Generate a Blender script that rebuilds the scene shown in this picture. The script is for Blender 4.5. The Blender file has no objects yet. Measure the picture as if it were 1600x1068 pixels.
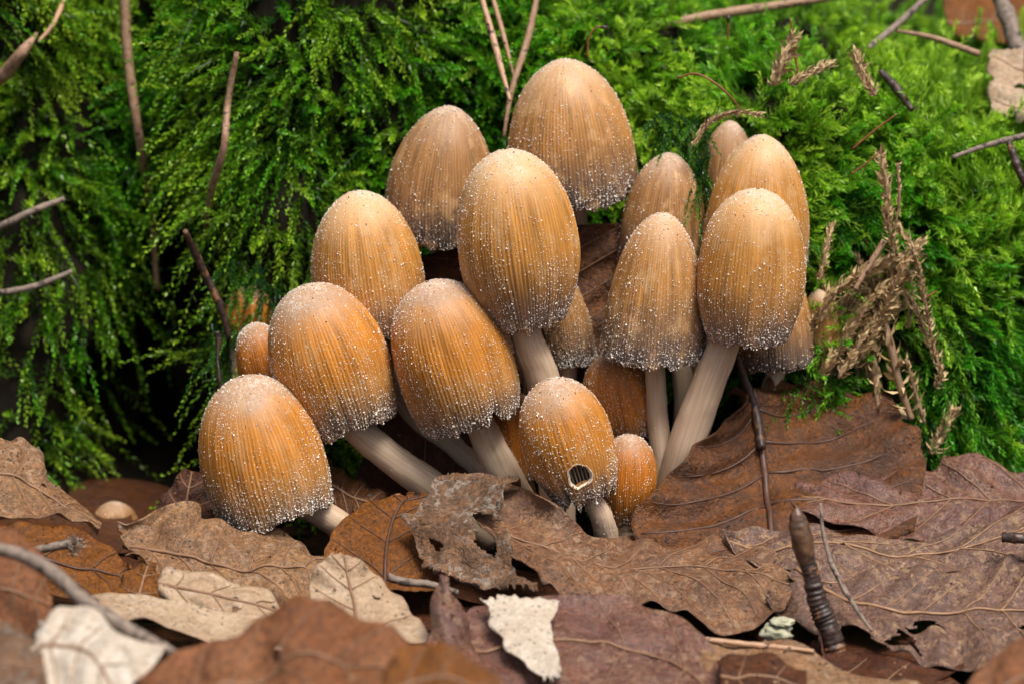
import bpy, math, random
import numpy as np
from mathutils import Vector

# ------------------------------------------------------------------ camera, sky, sun
S = 0.01                                   # the script counts in centimetres, the scene is in metres
SC = bpy.context.scene
COL = SC.collection
TH = math.radians(14.0)
DIST = 44.44
AIM = np.array([0.0, 0.0, 2.5])
FW = np.array([0.0, math.cos(TH), -math.sin(TH)])
UP = np.array([0.0, math.sin(TH), math.cos(TH)])
CAM = AIM - DIST * FW

cd = bpy.data.cameras.new('camera')
cam = bpy.data.objects.new('camera', cd)
COL.objects.link(cam)
cam.location = CAM * S
cam.rotation_euler = (math.pi / 2 - TH, 0, 0)
cd.lens = 100
cd.sensor_width = 36
cd.clip_start = 0.005
cd.clip_end = 500
cd.dof.use_dof = True
cd.dof.focus_distance = (DIST - 1.7) * S
cd.dof.aperture_fstop = 22
SC.camera = cam

SUN_EL, SUN_AZ = 66.0, 35.0                # azimuth: degrees from -Y (camera side) towards +X
world = bpy.data.worlds.new('World')
SC.world = world
world.use_nodes = True
wn = world.node_tree
sky = wn.nodes.new('ShaderNodeTexSky')
sky.sky_type = 'NISHITA'
sky.sun_disc = False
sky.sun_elevation = math.radians(SUN_EL)
sky.air_density = 0.7
sky.dust_density = 6.0
sky.ozone_density = 0.6
bg = wn.nodes['Background']
bg.inputs[1].default_value = 0.08
wn.links.new(sky.outputs[0], bg.inputs[0])
sd = bpy.data.lights.new('sun', 'SUN')
sd.energy = 2.3
sd.angle = math.radians(22)
sd.color = (1.0, 0.95, 0.88)
sun = bpy.data.objects.new('sun', sd)
COL.objects.link(sun)
az = math.radians(SUN_AZ)
sdir = Vector((math.sin(az) * math.cos(math.radians(SUN_EL)), -math.cos(az) * math.cos(math.radians(SUN_EL)), math.sin(math.radians(SUN_EL))))
sun.rotation_euler = sdir.to_track_quat('Z', 'Y').to_euler()
sun.location = sdir * 3
sky.sun_rotation = math.atan2(sdir.x, sdir.y)
SC.view_settings.view_transform = 'Standard'
SC.view_settings.look = 'None'
SC.view_settings.exposure = 0.82
SC.view_settings.gamma = 1.0
SC.render.engine = 'CYCLES'
SC.cycles.max_bounces = 8

rng = np.random.default_rng(11)
random.seed(5)

# ------------------------------------------------------------------ helpers
def P(px, py, Y):
    """world point (cm) that stands at depth Y and is seen at photo pixel px, py"""
    d = FW + (px - 800) / 100 / DIST * np.array([1.0, 0, 0]) + (534 - py) / 100 / DIST * UP
    return CAM + d * ((Y - CAM[1]) / d[1])

def scale_at(Y):
    return (DIST + Y * math.cos(TH)) / DIST / 100.0     # cm for one photo pixel at depth Y

def hash3(i, j, k, seed):
    n = (i * 374761393 + j * 668265263 + k * 2147483647 + seed * 974634777) & 0xFFFFFFFF
    n = ((n ^ (n >> 13)) * 1274126177) & 0xFFFFFFFF
    n = ((n ^ (n >> 16)) * 2246822519) & 0xFFFFFFFF
    return ((n ^ (n >> 15)) & 0xFFFFFF) / float(0xFFFFFF)

def vnoise(x, y, z=0.0, seed=0):
    x, y, z = np.broadcast_arrays(np.asarray(x, float), np.asarray(y, float), np.asarray(z, float))
    xi, yi, zi = np.floor(x).astype(np.int64), np.floor(y).astype(np.int64), np.floor(z).astype(np.int64)
    fx, fy, fz = x - xi, y - yi, z - zi
    fx, fy, fz = [f * f * (3 - 2 * f) for f in (fx, fy, fz)]
    r = 0
    for a in (0, 1):
        for b in (0, 1):
            for c in (0, 1):
                w = (fx if a else 1 - fx) * (fy if b else 1 - fy) * (fz if c else 1 - fz)
                r = r + w * hash3(xi + a, yi + b, zi + c, seed)
    return r * 2 - 1

def fbm(x, y, z=0.0, seed=0, oct=3):
    r, a, f = 0, 1.0, 1.0
    for o in range(oct):
        r = r + a * vnoise(np.asarray(x) * f, np.asarray(y) * f, np.asarray(z) * f, seed + o)
        a *= 0.5
        f *= 2.03
    return r

def catmull(pts, n):
    pts = np.asarray(pts, float)
    m = len(pts)
    if m == 2:
        t = np.linspace(0, 1, n)[:, None]
        return pts[0] * (1 - t) + pts[1] * t
    ext = np.vstack([2 * pts[0] - pts[1], pts, 2 * pts[-1] - pts[-2]])
    t = np.linspace(0, m - 1, n)
    i = np.minimum(t.astype(int), m - 2)
    f = (t - i)[:, None]
    p0, p1, p2, p3 = ext[i], ext[i + 1], ext[i + 2], ext[i + 3]
    return 0.5 * (2 * p1 + (p2 - p0) * f + (2 * p0 - 5 * p1 + 4 * p2 - p3) * f ** 2 + (3 * p1 - p0 - 3 * p2 + p3) * f ** 3)

def unit(v):
    return v / np.maximum(np.linalg.norm(v, axis=-1, keepdims=True), 1e-9)

def build(name, V, faces, mat, parent=None, origin=None, uv=None, col=None, smooth=True, kind=None):
    """one mesh object; V in world cm; faces = list of int arrays (k, arity)"""
    V = np.asarray(V, float)
    if parent is not None:
        o0 = np.array(parent['_o'][:])
    elif origin is not None:
        o0 = np.asarray(origin, float)
    else:
        o0 = np.array([V[:, 0].mean(), V[:, 1].mean(), V[:, 2].min()])
    me = bpy.data.meshes.new(name)
    me.vertices.add(len(V))
    me.vertices.foreach_set('co', ((V - o0) * S).ravel())
    lv = np.concatenate([np.asarray(f).ravel() for f in faces]).astype(np.int32)
    tot = np.concatenate([np.full(len(f), np.asarray(f).shape[1]) for f in faces])
    start = np.concatenate([[0], np.cumsum(tot)[:-1]]).astype(np.int32)
    me.loops.add(len(lv))
    me.loops.foreach_set('vertex_index', lv)
    me.polygons.add(len(tot))
    me.polygons.foreach_set('loop_start', start)
    me.update(calc_edges=True)
    if uv is not None:
        l = me.uv_layers.new(name='UVMap')
        l.data.foreach_set('uv', np.asarray(uv, np.float32)[lv].ravel())
    if col is not None:
        a = me.color_attributes.new('Col', 'FLOAT_COLOR', 'POINT')
        c = np.ones((len(V), 4), np.float32)
        c[:, :3] = col
        a.data.foreach_set('color', c.ravel())
    me.polygons.foreach_set('use_smooth', np.full(len(tot), smooth))
    me.validate()
    me.materials.append(mat)
    ob = bpy.data.objects.new(name, me)
    COL.objects.link(ob)
    ob['_o'] = [float(v) for v in o0]
    if parent is not None:
        ob.parent = parent
    else:
        ob.location = o0 * S
    if kind:
        ob['kind'] = kind
    return ob

def tag(o, label, cat, group=None):
    o['label'] = label
    o['category'] = cat
    if group:
        o['group'] = group
    return o

def thing(name, o0, label, cat, group=None):
    e = bpy.data.objects.new(name, None)
    e.empty_display_size = 0.005
    COL.objects.link(e)
    e.location = np.asarray(o0) * S
    e['_o'] = [float(v) for v in o0]
    return tag(e, label, cat, group)

def grid_faces(nr, nc, closed=False):
    i, j = np.meshgrid(np.arange(nr - 1), np.arange(nc if closed else nc - 1), indexing='ij')
    j2 = (j + 1) % nc
    return np.stack([i * nc + j, i * nc + j2, (i + 1) * nc + j2, (i + 1) * nc + j], -1).reshape(-1, 4)

def tube(pts, rad, nseg=8, nl=24, rough=0.0, seed=0, rings=None, caps=True):
    """swept tube: pts (k,3), rad list of k; returns V, faces, uv"""
    c = catmull(pts, nl)
    r = catmull(np.array([[q, 0, 0] for q in rad]), nl)[:, 0] if len(rad) > 1 else np.full(nl, rad[0])
    r = np.maximum(r, 1e-4)
    T = unit(np.gradient(c, axis=0))
    ref = np.array([0.0, -1.0, 0.25]) if abs(T[nl // 2] @ np.array([0, -1, .25])) < 0.95 else np.array([1.0, 0, 0])
    A = unit(np.cross(T, ref))
    B = np.cross(T, A)
    th = np.linspace(0, 2 * np.pi, nseg, endpoint=False)
    rr = r[:, None] * np.ones(nseg)
    if rough:
        rr = rr * (1 + rough * fbm(np.cos(th)[None] * 1.5 + 7, np.sin(th)[None] * 1.5 + 3, np.linspace(0, nl * .35, nl)[:, None], seed, 2))
    if rings is not None:
        rr = rr * rings(np.linspace(0, 1, nl))[:, None]
    V = c[:, None] + rr[..., None] * (np.cos(th)[None, :, None] * A[:, None] + np.sin(th)[None, :, None] * B[:, None])
    V = V.reshape(-1, 3)
    F = [grid_faces(nl, nseg, True)]
    uv = np.stack([np.tile(th / (2 * np.pi), nl), np.repeat(np.linspace(0, 1, nl), nseg)], -1)
    if caps:
        F.append(np.arange(nseg)[None, ::-1])
        F.append(((nl - 1) * nseg + np.arange(nseg))[None])
    return V, F, uv

# ------------------------------------------------------------------ materials
class NT:
    def __init__(s, name):
        s.m = bpy.data.materials.new(name)
        s.m.use_nodes = True
        s.t = s.m.node_tree
        s.b = s.t.nodes['Principled BSDF']
    def n(s, typ, **kw):
        nd = s.t.nodes.new(typ)
        for k, v in kw.items():
            if k.startswith('i_'):
                key = k[2:]
                nd.inputs[int(key) if key.isdigit() else key.replace('_', ' ')].default_value = v
            else:
                setattr(nd, k, v)
        return nd
    def l(s, a, b):
        s.t.links.new(a, b)
    def coord(s, scale=100.0, kind='Object', vec=None):
        tc = s.n('ShaderNodeTexCoord')
        mp = s.n('ShaderNodeMapping')
        mp.inputs['Scale'].default_value = vec or (scale,) * 3
        s.l(tc.outputs[kind], mp.inputs[0])
        oi = s.n('ShaderNodeObjectInfo')
        ml = s.n('ShaderNodeMath', operation='MULTIPLY', i_1=37.0)
        s.l(oi.outputs['Random'], ml.inputs[0])
        s.l(ml.outputs[0], mp.inputs['Location'])
        return mp.outputs[0]
    def noise(s, co, scale, detail=4, rough=0.55, dist=0.0):
        nd = s.n('ShaderNodeTexNoise', i_Scale=scale, i_Detail=detail, i_Roughness=rough, i_Distortion=dist)
        s.l(co, nd.inputs['Vector'])
        return nd.outputs['Fac']
    def ramp(s, fac, stops):
        r = s.n('ShaderNodeValToRGB')
        e = r.color_ramp.elements
        while len(e) < len(stops):
            e.new(0.5)
        for q, (p, c) in zip(e, stops):
            q.position = p
            q.color = (*c, 1) if len(c) == 3 else c
        s.l(fac, r.inputs[0])
        return r.outputs[0]
    def rng(s, fac, a, b, c=0.0, d=1.0):
        r = s.n('ShaderNodeMapRange', i_1=a, i_2=b, i_3=c, i_4=d)
        s.l(fac, r.inputs[0])
        return r.outputs[0]
    def mix(s, fac, a, b, mode='MIX'):
        r = s.n('ShaderNodeMix', data_type='RGBA', blend_type=mode)
        for sock, v in ((r.inputs[0], fac), (r.inputs[6], a), (r.inputs[7], b)):
            if hasattr(v, 'is_linked') or hasattr(v, 'links'):
                s.l(v, sock)
            elif isinstance(v, (int, float)):
                sock.default_value = v
            else:
                sock.default_value = (*v, 1)
        return r.outputs[2]
    def math(s, op, a, b=0.0):
        r = s.n('ShaderNodeMath', operation=op)
        for sock, v in ((r.inputs[0], a), (r.inputs[1], b)):
            if hasattr(v, 'links'):
                s.l(v, sock)
            else:
                sock.default_value = v
        return r.outputs[0]
    def bump(s, h, strength, dist, prev=None):
        b = s.n('ShaderNodeBump', i_Strength=strength, i_Distance=dist * S)
        s.l(h, b.inputs['Height'])
        if prev is not None:
            s.l(prev, b.inputs['Normal'])
        return b.outputs[0]

G3 = lambda v: (v, v, v)

def cap_mat(name, top, mid, low, edge, pale=0.5, frost=0.8):
    k = NT(name)
    tc = k.n('ShaderNodeTexCoord')
    sx = k.n('ShaderNodeSeparateXYZ')
    k.l(tc.outputs['UV'], sx.inputs[0])
    co = k.coord(100)
    n1 = k.noise(co, 1.6, 3)
    tt = k.math('ADD', sx.outputs[1], k.rng(n1, 0.3, 0.7, -0.07, 0.07))
    base = k.ramp(tt, [(0.0, top), (0.10, top), (0.17, tuple(a * .55 + b * .45 for a, b in zip(top, mid))), (0.32, mid), (0.54, mid), (0.78, low), (0.96, edge)])
    # radial streaks
    mp = k.n('ShaderNodeMapping')
    mp.inputs['Scale'].default_value = (46, 2.2, 1)
    k.l(tc.outputs['UV'], mp.inputs[0])
    oi = k.n('ShaderNodeObjectInfo')
    k.l(k.math('MULTIPLY', oi.outputs['Random'], 21.0), mp.inputs['Location'])
    st = k.noise(mp.outputs[0], 1.0, 4, 0.6)
    stf = k.rng(st, 0.32, 0.70, 0.68, 1.25)
    stc = k.n('ShaderNodeCombineColor')
    for i in range(3):
        k.l(stf, stc.inputs[i])
    c = k.mix(k.rng(tt, 0.1, 0.3), base, k.mix(1.0, base, stc.outputs[0], 'MULTIPLY'))
    # pale flaky patches where the skin has worn
    mp2 = k.n('ShaderNodeMapping')
    mp2.inputs['Scale'].default_value = (17, 5, 1)
    k.l(tc.outputs['UV'], mp2.inputs[0])
    k.l(k.math('MULTIPLY', oi.outputs['Random'], 13.0), mp2.inputs['Location'])
    pa = k.noise(mp2.outputs[0], 1.0, 5, 0.65)
    c = k.mix(k.math('MULTIPLY', k.rng(pa, 0.53, 0.64), pale), c, (0.60, 0.37, 0.17))
    # dark specks of soil
    vo = k.n('ShaderNodeTexVoronoi', i_Scale=9.0)
    k.l(co, vo.inputs['Vector'])
    sp = k.math('MULTIPLY', k.rng(vo.outputs['Distance'], 0.08, 0.11, 1, 0), k.rng(k.noise(co, 1.2, 2), 0.55, 0.6))
    c = k.mix(sp, c, (0.03, 0.02, 0.015))
    gv = k.n('ShaderNodeVertexColor', layer_name='Col')
    # powdery frost: thick on the crown, thinner at the hem
    fn = k.noise(co, 22, 5, 0.75)
    fz = k.math('MAXIMUM', k.rng(tt, 0.0, 0.13, 0.85, 0.0), k.rng(sx.outputs[1], 0.74, 1.0, 0.0, 0.24))
    fz = k.math('ADD', fz, k.rng(n1, 0.45, 0.7, 0.0, 0.16))
    ff = k.math('MULTIPLY', k.rng(k.math('ADD', fn, k.math('MULTIPLY', fz, 0.28)), 0.62, 0.86), frost)
    c = k.mix(ff, c, (0.62, 0.53, 0.45))
    c = k.mix(0.85, c, gv.outputs[0], 'MULTIPLY')
    k.l(c, k.b.inputs['Base Color'])
    k.b.inputs['Roughness'].default_value = 0.5
    k.b.inputs['Specular IOR Level'].default_value = 0.35
    k.b.inputs['Subsurface Weight'].default_value = 0.22
    k.b.inputs['Subsurface Radius'].default_value = (1.0, 0.45, 0.18)
    k.b.inputs['Subsurface Scale'].default_value = 0.0022
    b1 = k.bump(st, 0.5, 0.02)
    b2 = k.bump(k.noise(co, 38, 3), 0.35, 0.008, b1)
    k.l(b2, k.b.inputs['Normal'])
    return k.m

CAPM = {
    'amber': cap_mat('amber_cap_skin', (0.38, 0.23, 0.13), (0.54, 0.215, 0.028), (0.45, 0.22, 0.065), (0.22, 0.15, 0.10), 0.30, 0.9),
    'honey': cap_mat('honey_cap_skin', (0.56, 0.35, 0.17), (0.52, 0.24, 0.05), (0.42, 0.215, 0.075), (0.24, 0.165, 0.12), 0.55, 0.8),
    'tan': cap_mat('tan_cap_skin', (0.48, 0.30, 0.16), (0.43, 0.21, 0.06), (0.25, 0.145, 0.075), (0.115, 0.09, 0.08), 0.65, 0.8),
    'brown': cap_mat('brown_cap_skin', (0.34, 0.21, 0.12), (0.33, 0.165, 0.055), (0.18, 0.11, 0.065), (0.085, 0.068, 0.062), 0.6, 0.7),
    'orange': cap_mat('orange_cap_skin', (0.34, 0.17, 0.075), (0.50, 0.165, 0.014), (0.45, 0.175, 0.028), (0.32, 0.17, 0.07), 0.15, 0.7),
}

def simple(name, c1, c2, rough=0.6, scale=6.0, bump=0.3, spec=0.3, sss=0.0, stretch=None, dark=None):
    k = NT(name)
    co = k.coord(100) if not stretch else k.coord(kind='UV', vec=stretch)
    n = k.noise(co, scale if not stretch else 1.0, 5, 0.6)
    c = k.mix(k.rng(n, 0.3, 0.7), c1, c2)
    if dark:
        n2 = k.noise(k.coord(100), dark[0], 4, 0.6)
        c = k.mix(k.rng(n2, dark[1], dark[1] + 0.06), c, dark[2])
    k.l(c, k.b.inputs['Base Color'])
    k.b.inputs['Roughness'].default_value = rough
    k.b.inputs['Specular IOR Level'].default_value = spec
    if sss:
        k.b.inputs['Subsurface Weight'].default_value = sss
        k.b.inputs['Subsurface Radius'].default_value = (1.0, 0.6, 0.35)
        k.b.inputs['Subsurface Scale'].default_value = 0.002
    if bump:
        k.l(k.bump(n, bump, 0.03), k.b.inputs['Normal'])
    return k.m

M_STEM = simple('pale_stem_flesh', (0.44, 0.31, 0.20), (0.60, 0.47, 0.34), 0.5, bump=0.35, sss=0.25, stretch=(34, 3.0, 1))
M_GILL = simple('dark_gill_flesh', (0.09, 0.065, 0.05), (0.20, 0.15, 0.11), 0.7, bump=0.4, stretch=(90, 2, 1))
M_GRAN = simple('white_veil_granule', (0.72, 0.64, 0.54), (0.86, 0.80, 0.72), 0.55, 20, 0)
M_RIM = simple('pale_torn_flesh', (0.62, 0.50, 0.36), (0.75, 0.66, 0.52), 0.6, 20, 0.2)

def leaf_mat(name, a, b, dark, rough=(0.35, 0.6), speck=0.5, pale=None, pale_amt=0.0, bump=1.0, net=0.45, spec=0.55, mott=0.6, fine=1.0, chroma=1.38):
    k = NT(name)
    def sat(c, f=chroma):
        g = c[0] * .3 + c[1] * .59 + c[2] * .11
        return tuple(max(g + (v - g) * f, .004) for v in c)
    a, b, dark = sat(a), sat(b), sat(dark)
    co = k.coord(100)
    n1 = k.noise(co, 0.75, 4, 0.6, 0.3)
    n2 = k.noise(co, 2.6, 6, 0.68, 0.3)
    n3 = k.noise(co, 14.0, 6, 0.75)
    c = k.mix(k.rng(n1, 0.36, 0.62), a, b)
    c = k.mix(k.math('MULTIPLY', k.rng(n2, 0.46, 0.64), mott), c, dark)
    c = k.mix(k.math('MULTIPLY', k.rng(n3, 0.50, 0.58), 0.9 * fine), c, tuple(v * 0.45 for v in a))
    c = k.mix(k.math('MULTIPLY', k.rng(n3, 0.47, 0.38), 0.55 * fine), c, tuple(min(v * 1.5, .9) for v in a))
    # fine vein network
    vo = k.n('ShaderNodeTexVoronoi', feature='DISTANCE_TO_EDGE', i_Scale=6.5)
    k.l(co, vo.inputs['Vector'])
    nt = k.rng(vo.outputs['Distance'], 0.0, 0.10, 1, 0)
    vo3 = k.n('ShaderNodeTexVoronoi', feature='DISTANCE_TO_EDGE', i_Scale=19.0)
    k.l(co, vo3.inputs['Vector'])
    nt3 = k.rng(vo3.outputs['Distance'], 0.0, 0.12, 1, 0)
    c = k.mix(k.math('MULTIPLY', k.math('MAXIMUM', nt, k.math('MULTIPLY', nt3, .55)), net * fine), c, tuple(v * 0.4 for v in a))
    vo2 = k.n('ShaderNodeTexVoronoi', i_Scale=10.0)
    k.l(co, vo2.inputs['Vector'])
    sp = k.math('MULTIPLY', k.rng(vo2.outputs['Distance'], 0.20, 0.30, 1, 0), k.rng(k.noise(co, 1.7, 3), 0.48, 0.56))
    c = k.mix(k.math('MULTIPLY', sp, speck), c, (0.02, 0.013, 0.01))
    if pale:
        n4 = k.noise(co, 7.5, 6, 0.75, 0.4)
        n5 = k.noise(co, 0.9, 2)
        c = k.mix(k.math('MULTIPLY', k.math('MULTIPLY', k.rng(n4, 0.52, 0.57), k.rng(n5, 0.38, 0.52)), pale_amt), c, pale)
    k.l(c, k.b.inputs['Base Color'])
    k.l(k.rng(n2, 0.35, 0.65, rough[0], rough[1]), k.b.inputs['Roughness'])
    k.b.inputs['Specular IOR Level'].default_value = spec
    h = k.bump(k.math('MAXIMUM', nt, nt3), 0.5 * bump, 0.015)
    h = k.bump(n3, 0.8 * bump, 0.06, h)
    h = k.bump(n2, 0.8 * bump, 0.22, h)
    k.l(h, k.b.inputs['Normal'])
    # thin dead leaf lets some light through
    tr = k.n('ShaderNodeBsdfTranslucent')
    k.l(c, tr.inputs[0])
    k.l(h, tr.inputs['Normal'])
    mx = k.n('ShaderNodeMixShader', i_0=0.15)
    k.l(k.b.outputs[0], mx.inputs[1])
    k.l(tr.outputs[0], mx.inputs[2])
    k.l(mx.outputs[0], k.t.nodes['Material Output'].inputs[0])
    return k.m

LM = {
    'rust': leaf_mat('rust_brown_leaf', (0.20, 0.085, 0.036), (0.115, 0.05, 0.026), (0.03, 0.016, 0.013), (0.28, 0.5), 1.0, mott=.85, spec=.7),
    'plum': leaf_mat('wet_plum_brown_leaf', (0.21, 0.105, 0.075), (0.145, 0.075, 0.065), (0.06, 0.03, 0.028), (0.16, 0.36), 0.5, (0.36, 0.22, 0.13), 0.6, 0.8, spec=1.0),
    'speck': leaf_mat('speckled_brown_leaf', (0.26, 0.145, 0.10), (0.175, 0.095, 0.075), (0.06, 0.033, 0.029), (0.18, 0.42), 0.5, (0.42, 0.26, 0.14), 0.8, 0.9, spec=1.0, chroma=1.15),
    'cinnamon': leaf_mat('cinnamon_leaf', (0.34, 0.185, 0.105), (0.23, 0.115, 0.065), (0.055, 0.03, 0.028), (0.22, 0.46), 0.8, (0.5, 0.33, 0.2), 0.55, mott=.7, spec=.9, chroma=1.25),
    'orange': leaf_mat('orange_brown_leaf', (0.27, 0.118, 0.042), (0.19, 0.078, 0.03), (0.09, 0.036, 0.018), (0.35, 0.6), 0.4, mott=0.35),
    'tan': leaf_mat('tan_leaf', (0.42, 0.25, 0.14), (0.30, 0.165, 0.09), (0.15, 0.075, 0.042), (0.24, 0.48), 0.8, (0.58, 0.42, 0.29), 0.45, mott=.6, spec=.8, chroma=1.25),
    'beige': leaf_mat('bleached_beige_leaf', (0.55, 0.41, 0.27), (0.44, 0.29, 0.17), (0.30, 0.17, 0.09), (0.4, 0.65), 0.6, (0.66, 0.55, 0.44), 0.4, 0.6, mott=0.45, fine=.4, chroma=1.0),
    'white': leaf_mat('white_flake', (0.70, 0.60, 0.47), (0.60, 0.47, 0.33), (0.46, 0.33, 0.2), (0.45, 0.7), 0.5, (0.8, 0.75, 0.68), 0.5, 0.6, mott=0.4, fine=.4, chroma=.85),
    'grey': leaf_mat('grey_rotting_leaf', (0.25, 0.165, 0.115), (0.30, 0.17, 0.10), (0.05, 0.037, 0.032), (0.4, 0.7), 0.8, (0.5, 0.46, 0.4), 0.6, 1.2),
    'redbrown': leaf_mat('red_brown_leaf', (0.27, 0.125, 0.07), (0.33, 0.175, 0.105), (0.17, 0.065, 0.03), (0.3, 0.55), 0.3, mott=0.5),
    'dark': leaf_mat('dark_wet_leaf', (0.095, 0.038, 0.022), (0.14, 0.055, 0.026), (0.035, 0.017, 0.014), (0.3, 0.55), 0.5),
}
M_VEIN = simple('brown_leaf_vein', (0.17, 0.09, 0.05), (0.26, 0.15, 0.085), 0.5, 8, 0.3)
M_VEINP = simple('pale_leaf_vein', (0.20, 0.105, 0.055), (0.36, 0.22, 0.12), 0.5, 8, 0.3)
M_VEIND = simple('dark_leaf_vein', (0.055, 0.028, 0.02), (0.11, 0.055, 0.035), 0.45, 8, 0.3)
M_TWIGD = simple('dark_wet_bark', (0.014, 0.010, 0.009), (0.065, 0.036, 0.026), 0.42, 9, 0.9, 0.5, dark=(5, 0.56, (0.20, 0.09, 0.04)))
M_TWIGG = simple('weathered_grey_bark', (0.13, 0.10, 0.08), (0.27, 0.21, 0.165), 0.65, 9, 1.0, dark=(6, 0.55, (0.06, 0.045, 0.035)))
M_STRAW = simple('dry_straw', (0.22, 0.12, 0.065), (0.38, 0.25, 0.16), 0.5, 7, 0.8, dark=(9, 0.57, (0.09, 0.05, 0.035)))
M_NEEDLE = simple('dry_pine_needle', (0.36, 0.20, 0.11), (0.47, 0.30, 0.19), 0.45, 5, 0.3, dark=(8, 0.57, (0.05, 0.03, 0.025)))
M_RED = simple('red_seta', (0.17, 0.055, 0.025), (0.25, 0.10, 0.04), 0.4, 9, 0)
M_DEAD = simple('dead_moss_straw', (0.36, 0.24, 0.11), (0.56, 0.42, 0.23), 0.6, 4, 0, dark=(1.5, 0.58, (0.22, 0.13, 0.05)))
M_DSTEM = simple('dead_moss_stem', (0.14, 0.085, 0.045), (0.24, 0.155, 0.09), 0.6, 6, 0.4)
M_LUMP = simple('pale_crust', (0.26, 0.27, 0.17), (0.44, 0.42, 0.30), 0.7, 9, 0.6)
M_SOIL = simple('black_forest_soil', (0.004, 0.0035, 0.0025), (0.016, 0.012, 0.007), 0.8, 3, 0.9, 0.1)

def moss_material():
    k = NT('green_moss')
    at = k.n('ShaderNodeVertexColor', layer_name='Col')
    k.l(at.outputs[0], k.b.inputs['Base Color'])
    k.b.inputs['Roughness'].default_value = 0.36
    k.b.inputs['Specular IOR Level'].default_value = 0.5
    tr = k.n('ShaderNodeBsdfTranslucent')
    k.l(k.mix(1.0, at.outputs[0], (1.15, 1.15, 0.7), 'MULTIPLY'), tr.inputs[0])
    mx = k.n('ShaderNodeMixShader', i_0=0.5)
    k.l(k.b.outputs[0], mx.inputs[1])
    k.l(tr.outputs[0], mx.inputs[2])
    k.l(mx.outputs[0], k.t.nodes['Material Output'].inputs[0])
    return k.m
M_MOSS = moss_material()

# ------------------------------------------------------------------ ground
gx = np.concatenate([[-20000, -2000, -200, -60], np.linspace(-30, 30, 61), [60, 200, 2000, 20000]])
gy = np.concatenate([[-20000, -2000, -200, -60], np.linspace(-30, 30, 61), [60, 200, 2000, 20000]])
GX, GY = np.meshgrid(gx, gy)
GZ = -1.25 + 0.22 * fbm(GX * .5, GY * .5, 0, 3) * (np.abs(GX) < 40) * (np.abs(GY) < 40)
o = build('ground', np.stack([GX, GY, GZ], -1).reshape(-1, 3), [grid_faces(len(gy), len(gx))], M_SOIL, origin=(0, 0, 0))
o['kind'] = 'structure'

# ------------------------------------------------------------------ moss covered bank
XT = np.array([-30, -10, -8, -7, -6, -5.2, -4.3, -3, -1.5, 0, 2, 3.2, 4.5, 5.5, 7, 9, 30])
Y0T = np.array([5.5, 3.6, 2.8, 4.2, 5.6, 3.4, 1.75, 2.0, 2.9, 3.3, 3.0, 2.2, 1.35, 1.3, 1.7, 2.1, 3.5])
KT = np.array([.3, .3, .3, .25, .12, .15, .22, .25, .22, .18, .16, .12, .1, .12, .15, .2, .2])
ZTT = np.array([9.5, 9.5, 9.5, 9.3, 9.2, 9.0, 8.8, 8.6, 8.2, 7.4, 6.5, 6.1, 5.9, 5.7, 5.4, 5.2, 5.0])
NBX, NBS = 190, 150
bxs = np.concatenate([np.linspace(-30, -12, 14)[:-1], np.linspace(-12, 12, 163), np.linspace(12, 30, 15)[1:]])
NBX = len(bxs)
def smooth_interp(x, xs, ys):
    return sum(np.interp(x + d, xs, ys) for d in (-.6, -.3, 0, .3, .6)) / 5
by0, bk, bzt = [smooth_interp(bxs, XT, q) for q in (Y0T, KT, ZTT)]
BP = np.zeros((NBS, NBX, 3))
BSv = np.zeros((NBS, NBX))
for i, x in enumerate(bxs):
    zt, y0, k = bzt[i], by0[i], bk[i]
    zf = np.linspace(-1.2, zt - 0.9, 30)
    hol = 2.4 * np.exp(-((x + 6.2) / 1.25) ** 2) * (1 / (1 + np.exp((zf - 3.8) * 2.2)))
    hol2 = 0.9 * np.exp(-((x + 6.4) / 1.4) ** 2) * np.exp(-((zf - 5.6) / 0.8) ** 2)
    yf = y0 + k * zf + hol + hol2
    top = np.array([[yf[-1] + .25, zt - .35], [yf[-1] + .8, zt - .05], [yf[-1] + 2.0, zt + .1], [yf[-1] + 5, zt + .3], [yf[-1] + 11, zt + .5], [yf[-1] + 22, zt + .2], [yf[-1] + 40, zt - 2]])
    poly = np.vstack([np.stack([yf, zf], -1), top])
    seg = np.concatenate([[0], np.cumsum(np.linalg.norm(np.diff(poly, axis=0), axis=1) * np.where(np.arange(len(poly) - 1) > 31, .45, 1))])
    s = np.linspace(0, seg[-1], NBS)
    BP[:, i, 0] = x
    BP[:, i, 1] = np.interp(s, seg, poly[:, 0])
    BP[:, i, 2] = np.interp(s, seg, poly[:, 1])
    BSv[:, i] = s / seg[29]
d1 = np.gradient(BP, axis=1)
d0 = np.gradient(BP, axis=0)
BN = unit(np.cross(d1, d0))
BN[BN[..., 1] > 0.2] *= -1
lump = 0.55 * fbm(BP[..., 0] * .55, BP[..., 2] * .55 + 9, BP[..., 1] * .55, 21, 3)
BP += BN * lump[..., None]
d1 = np.gradient(BP, axis=1)
d0 = np.gradient(BP, axis=0)
BN = unit(np.cross(d1, d0))
BN *= np.where((BN[..., 2:] < -0.4) | (BN[..., 1:2] > 0.5), -1, 1)
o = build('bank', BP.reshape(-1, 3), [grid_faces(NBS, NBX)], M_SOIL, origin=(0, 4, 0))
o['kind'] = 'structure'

def project(p):
    d = p - CAM
    w = d @ FW
    return 800 + 100 * DIST * d[..., 0] / w, 534 - 100 * DIST * (d @ UP) / w, w

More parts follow.
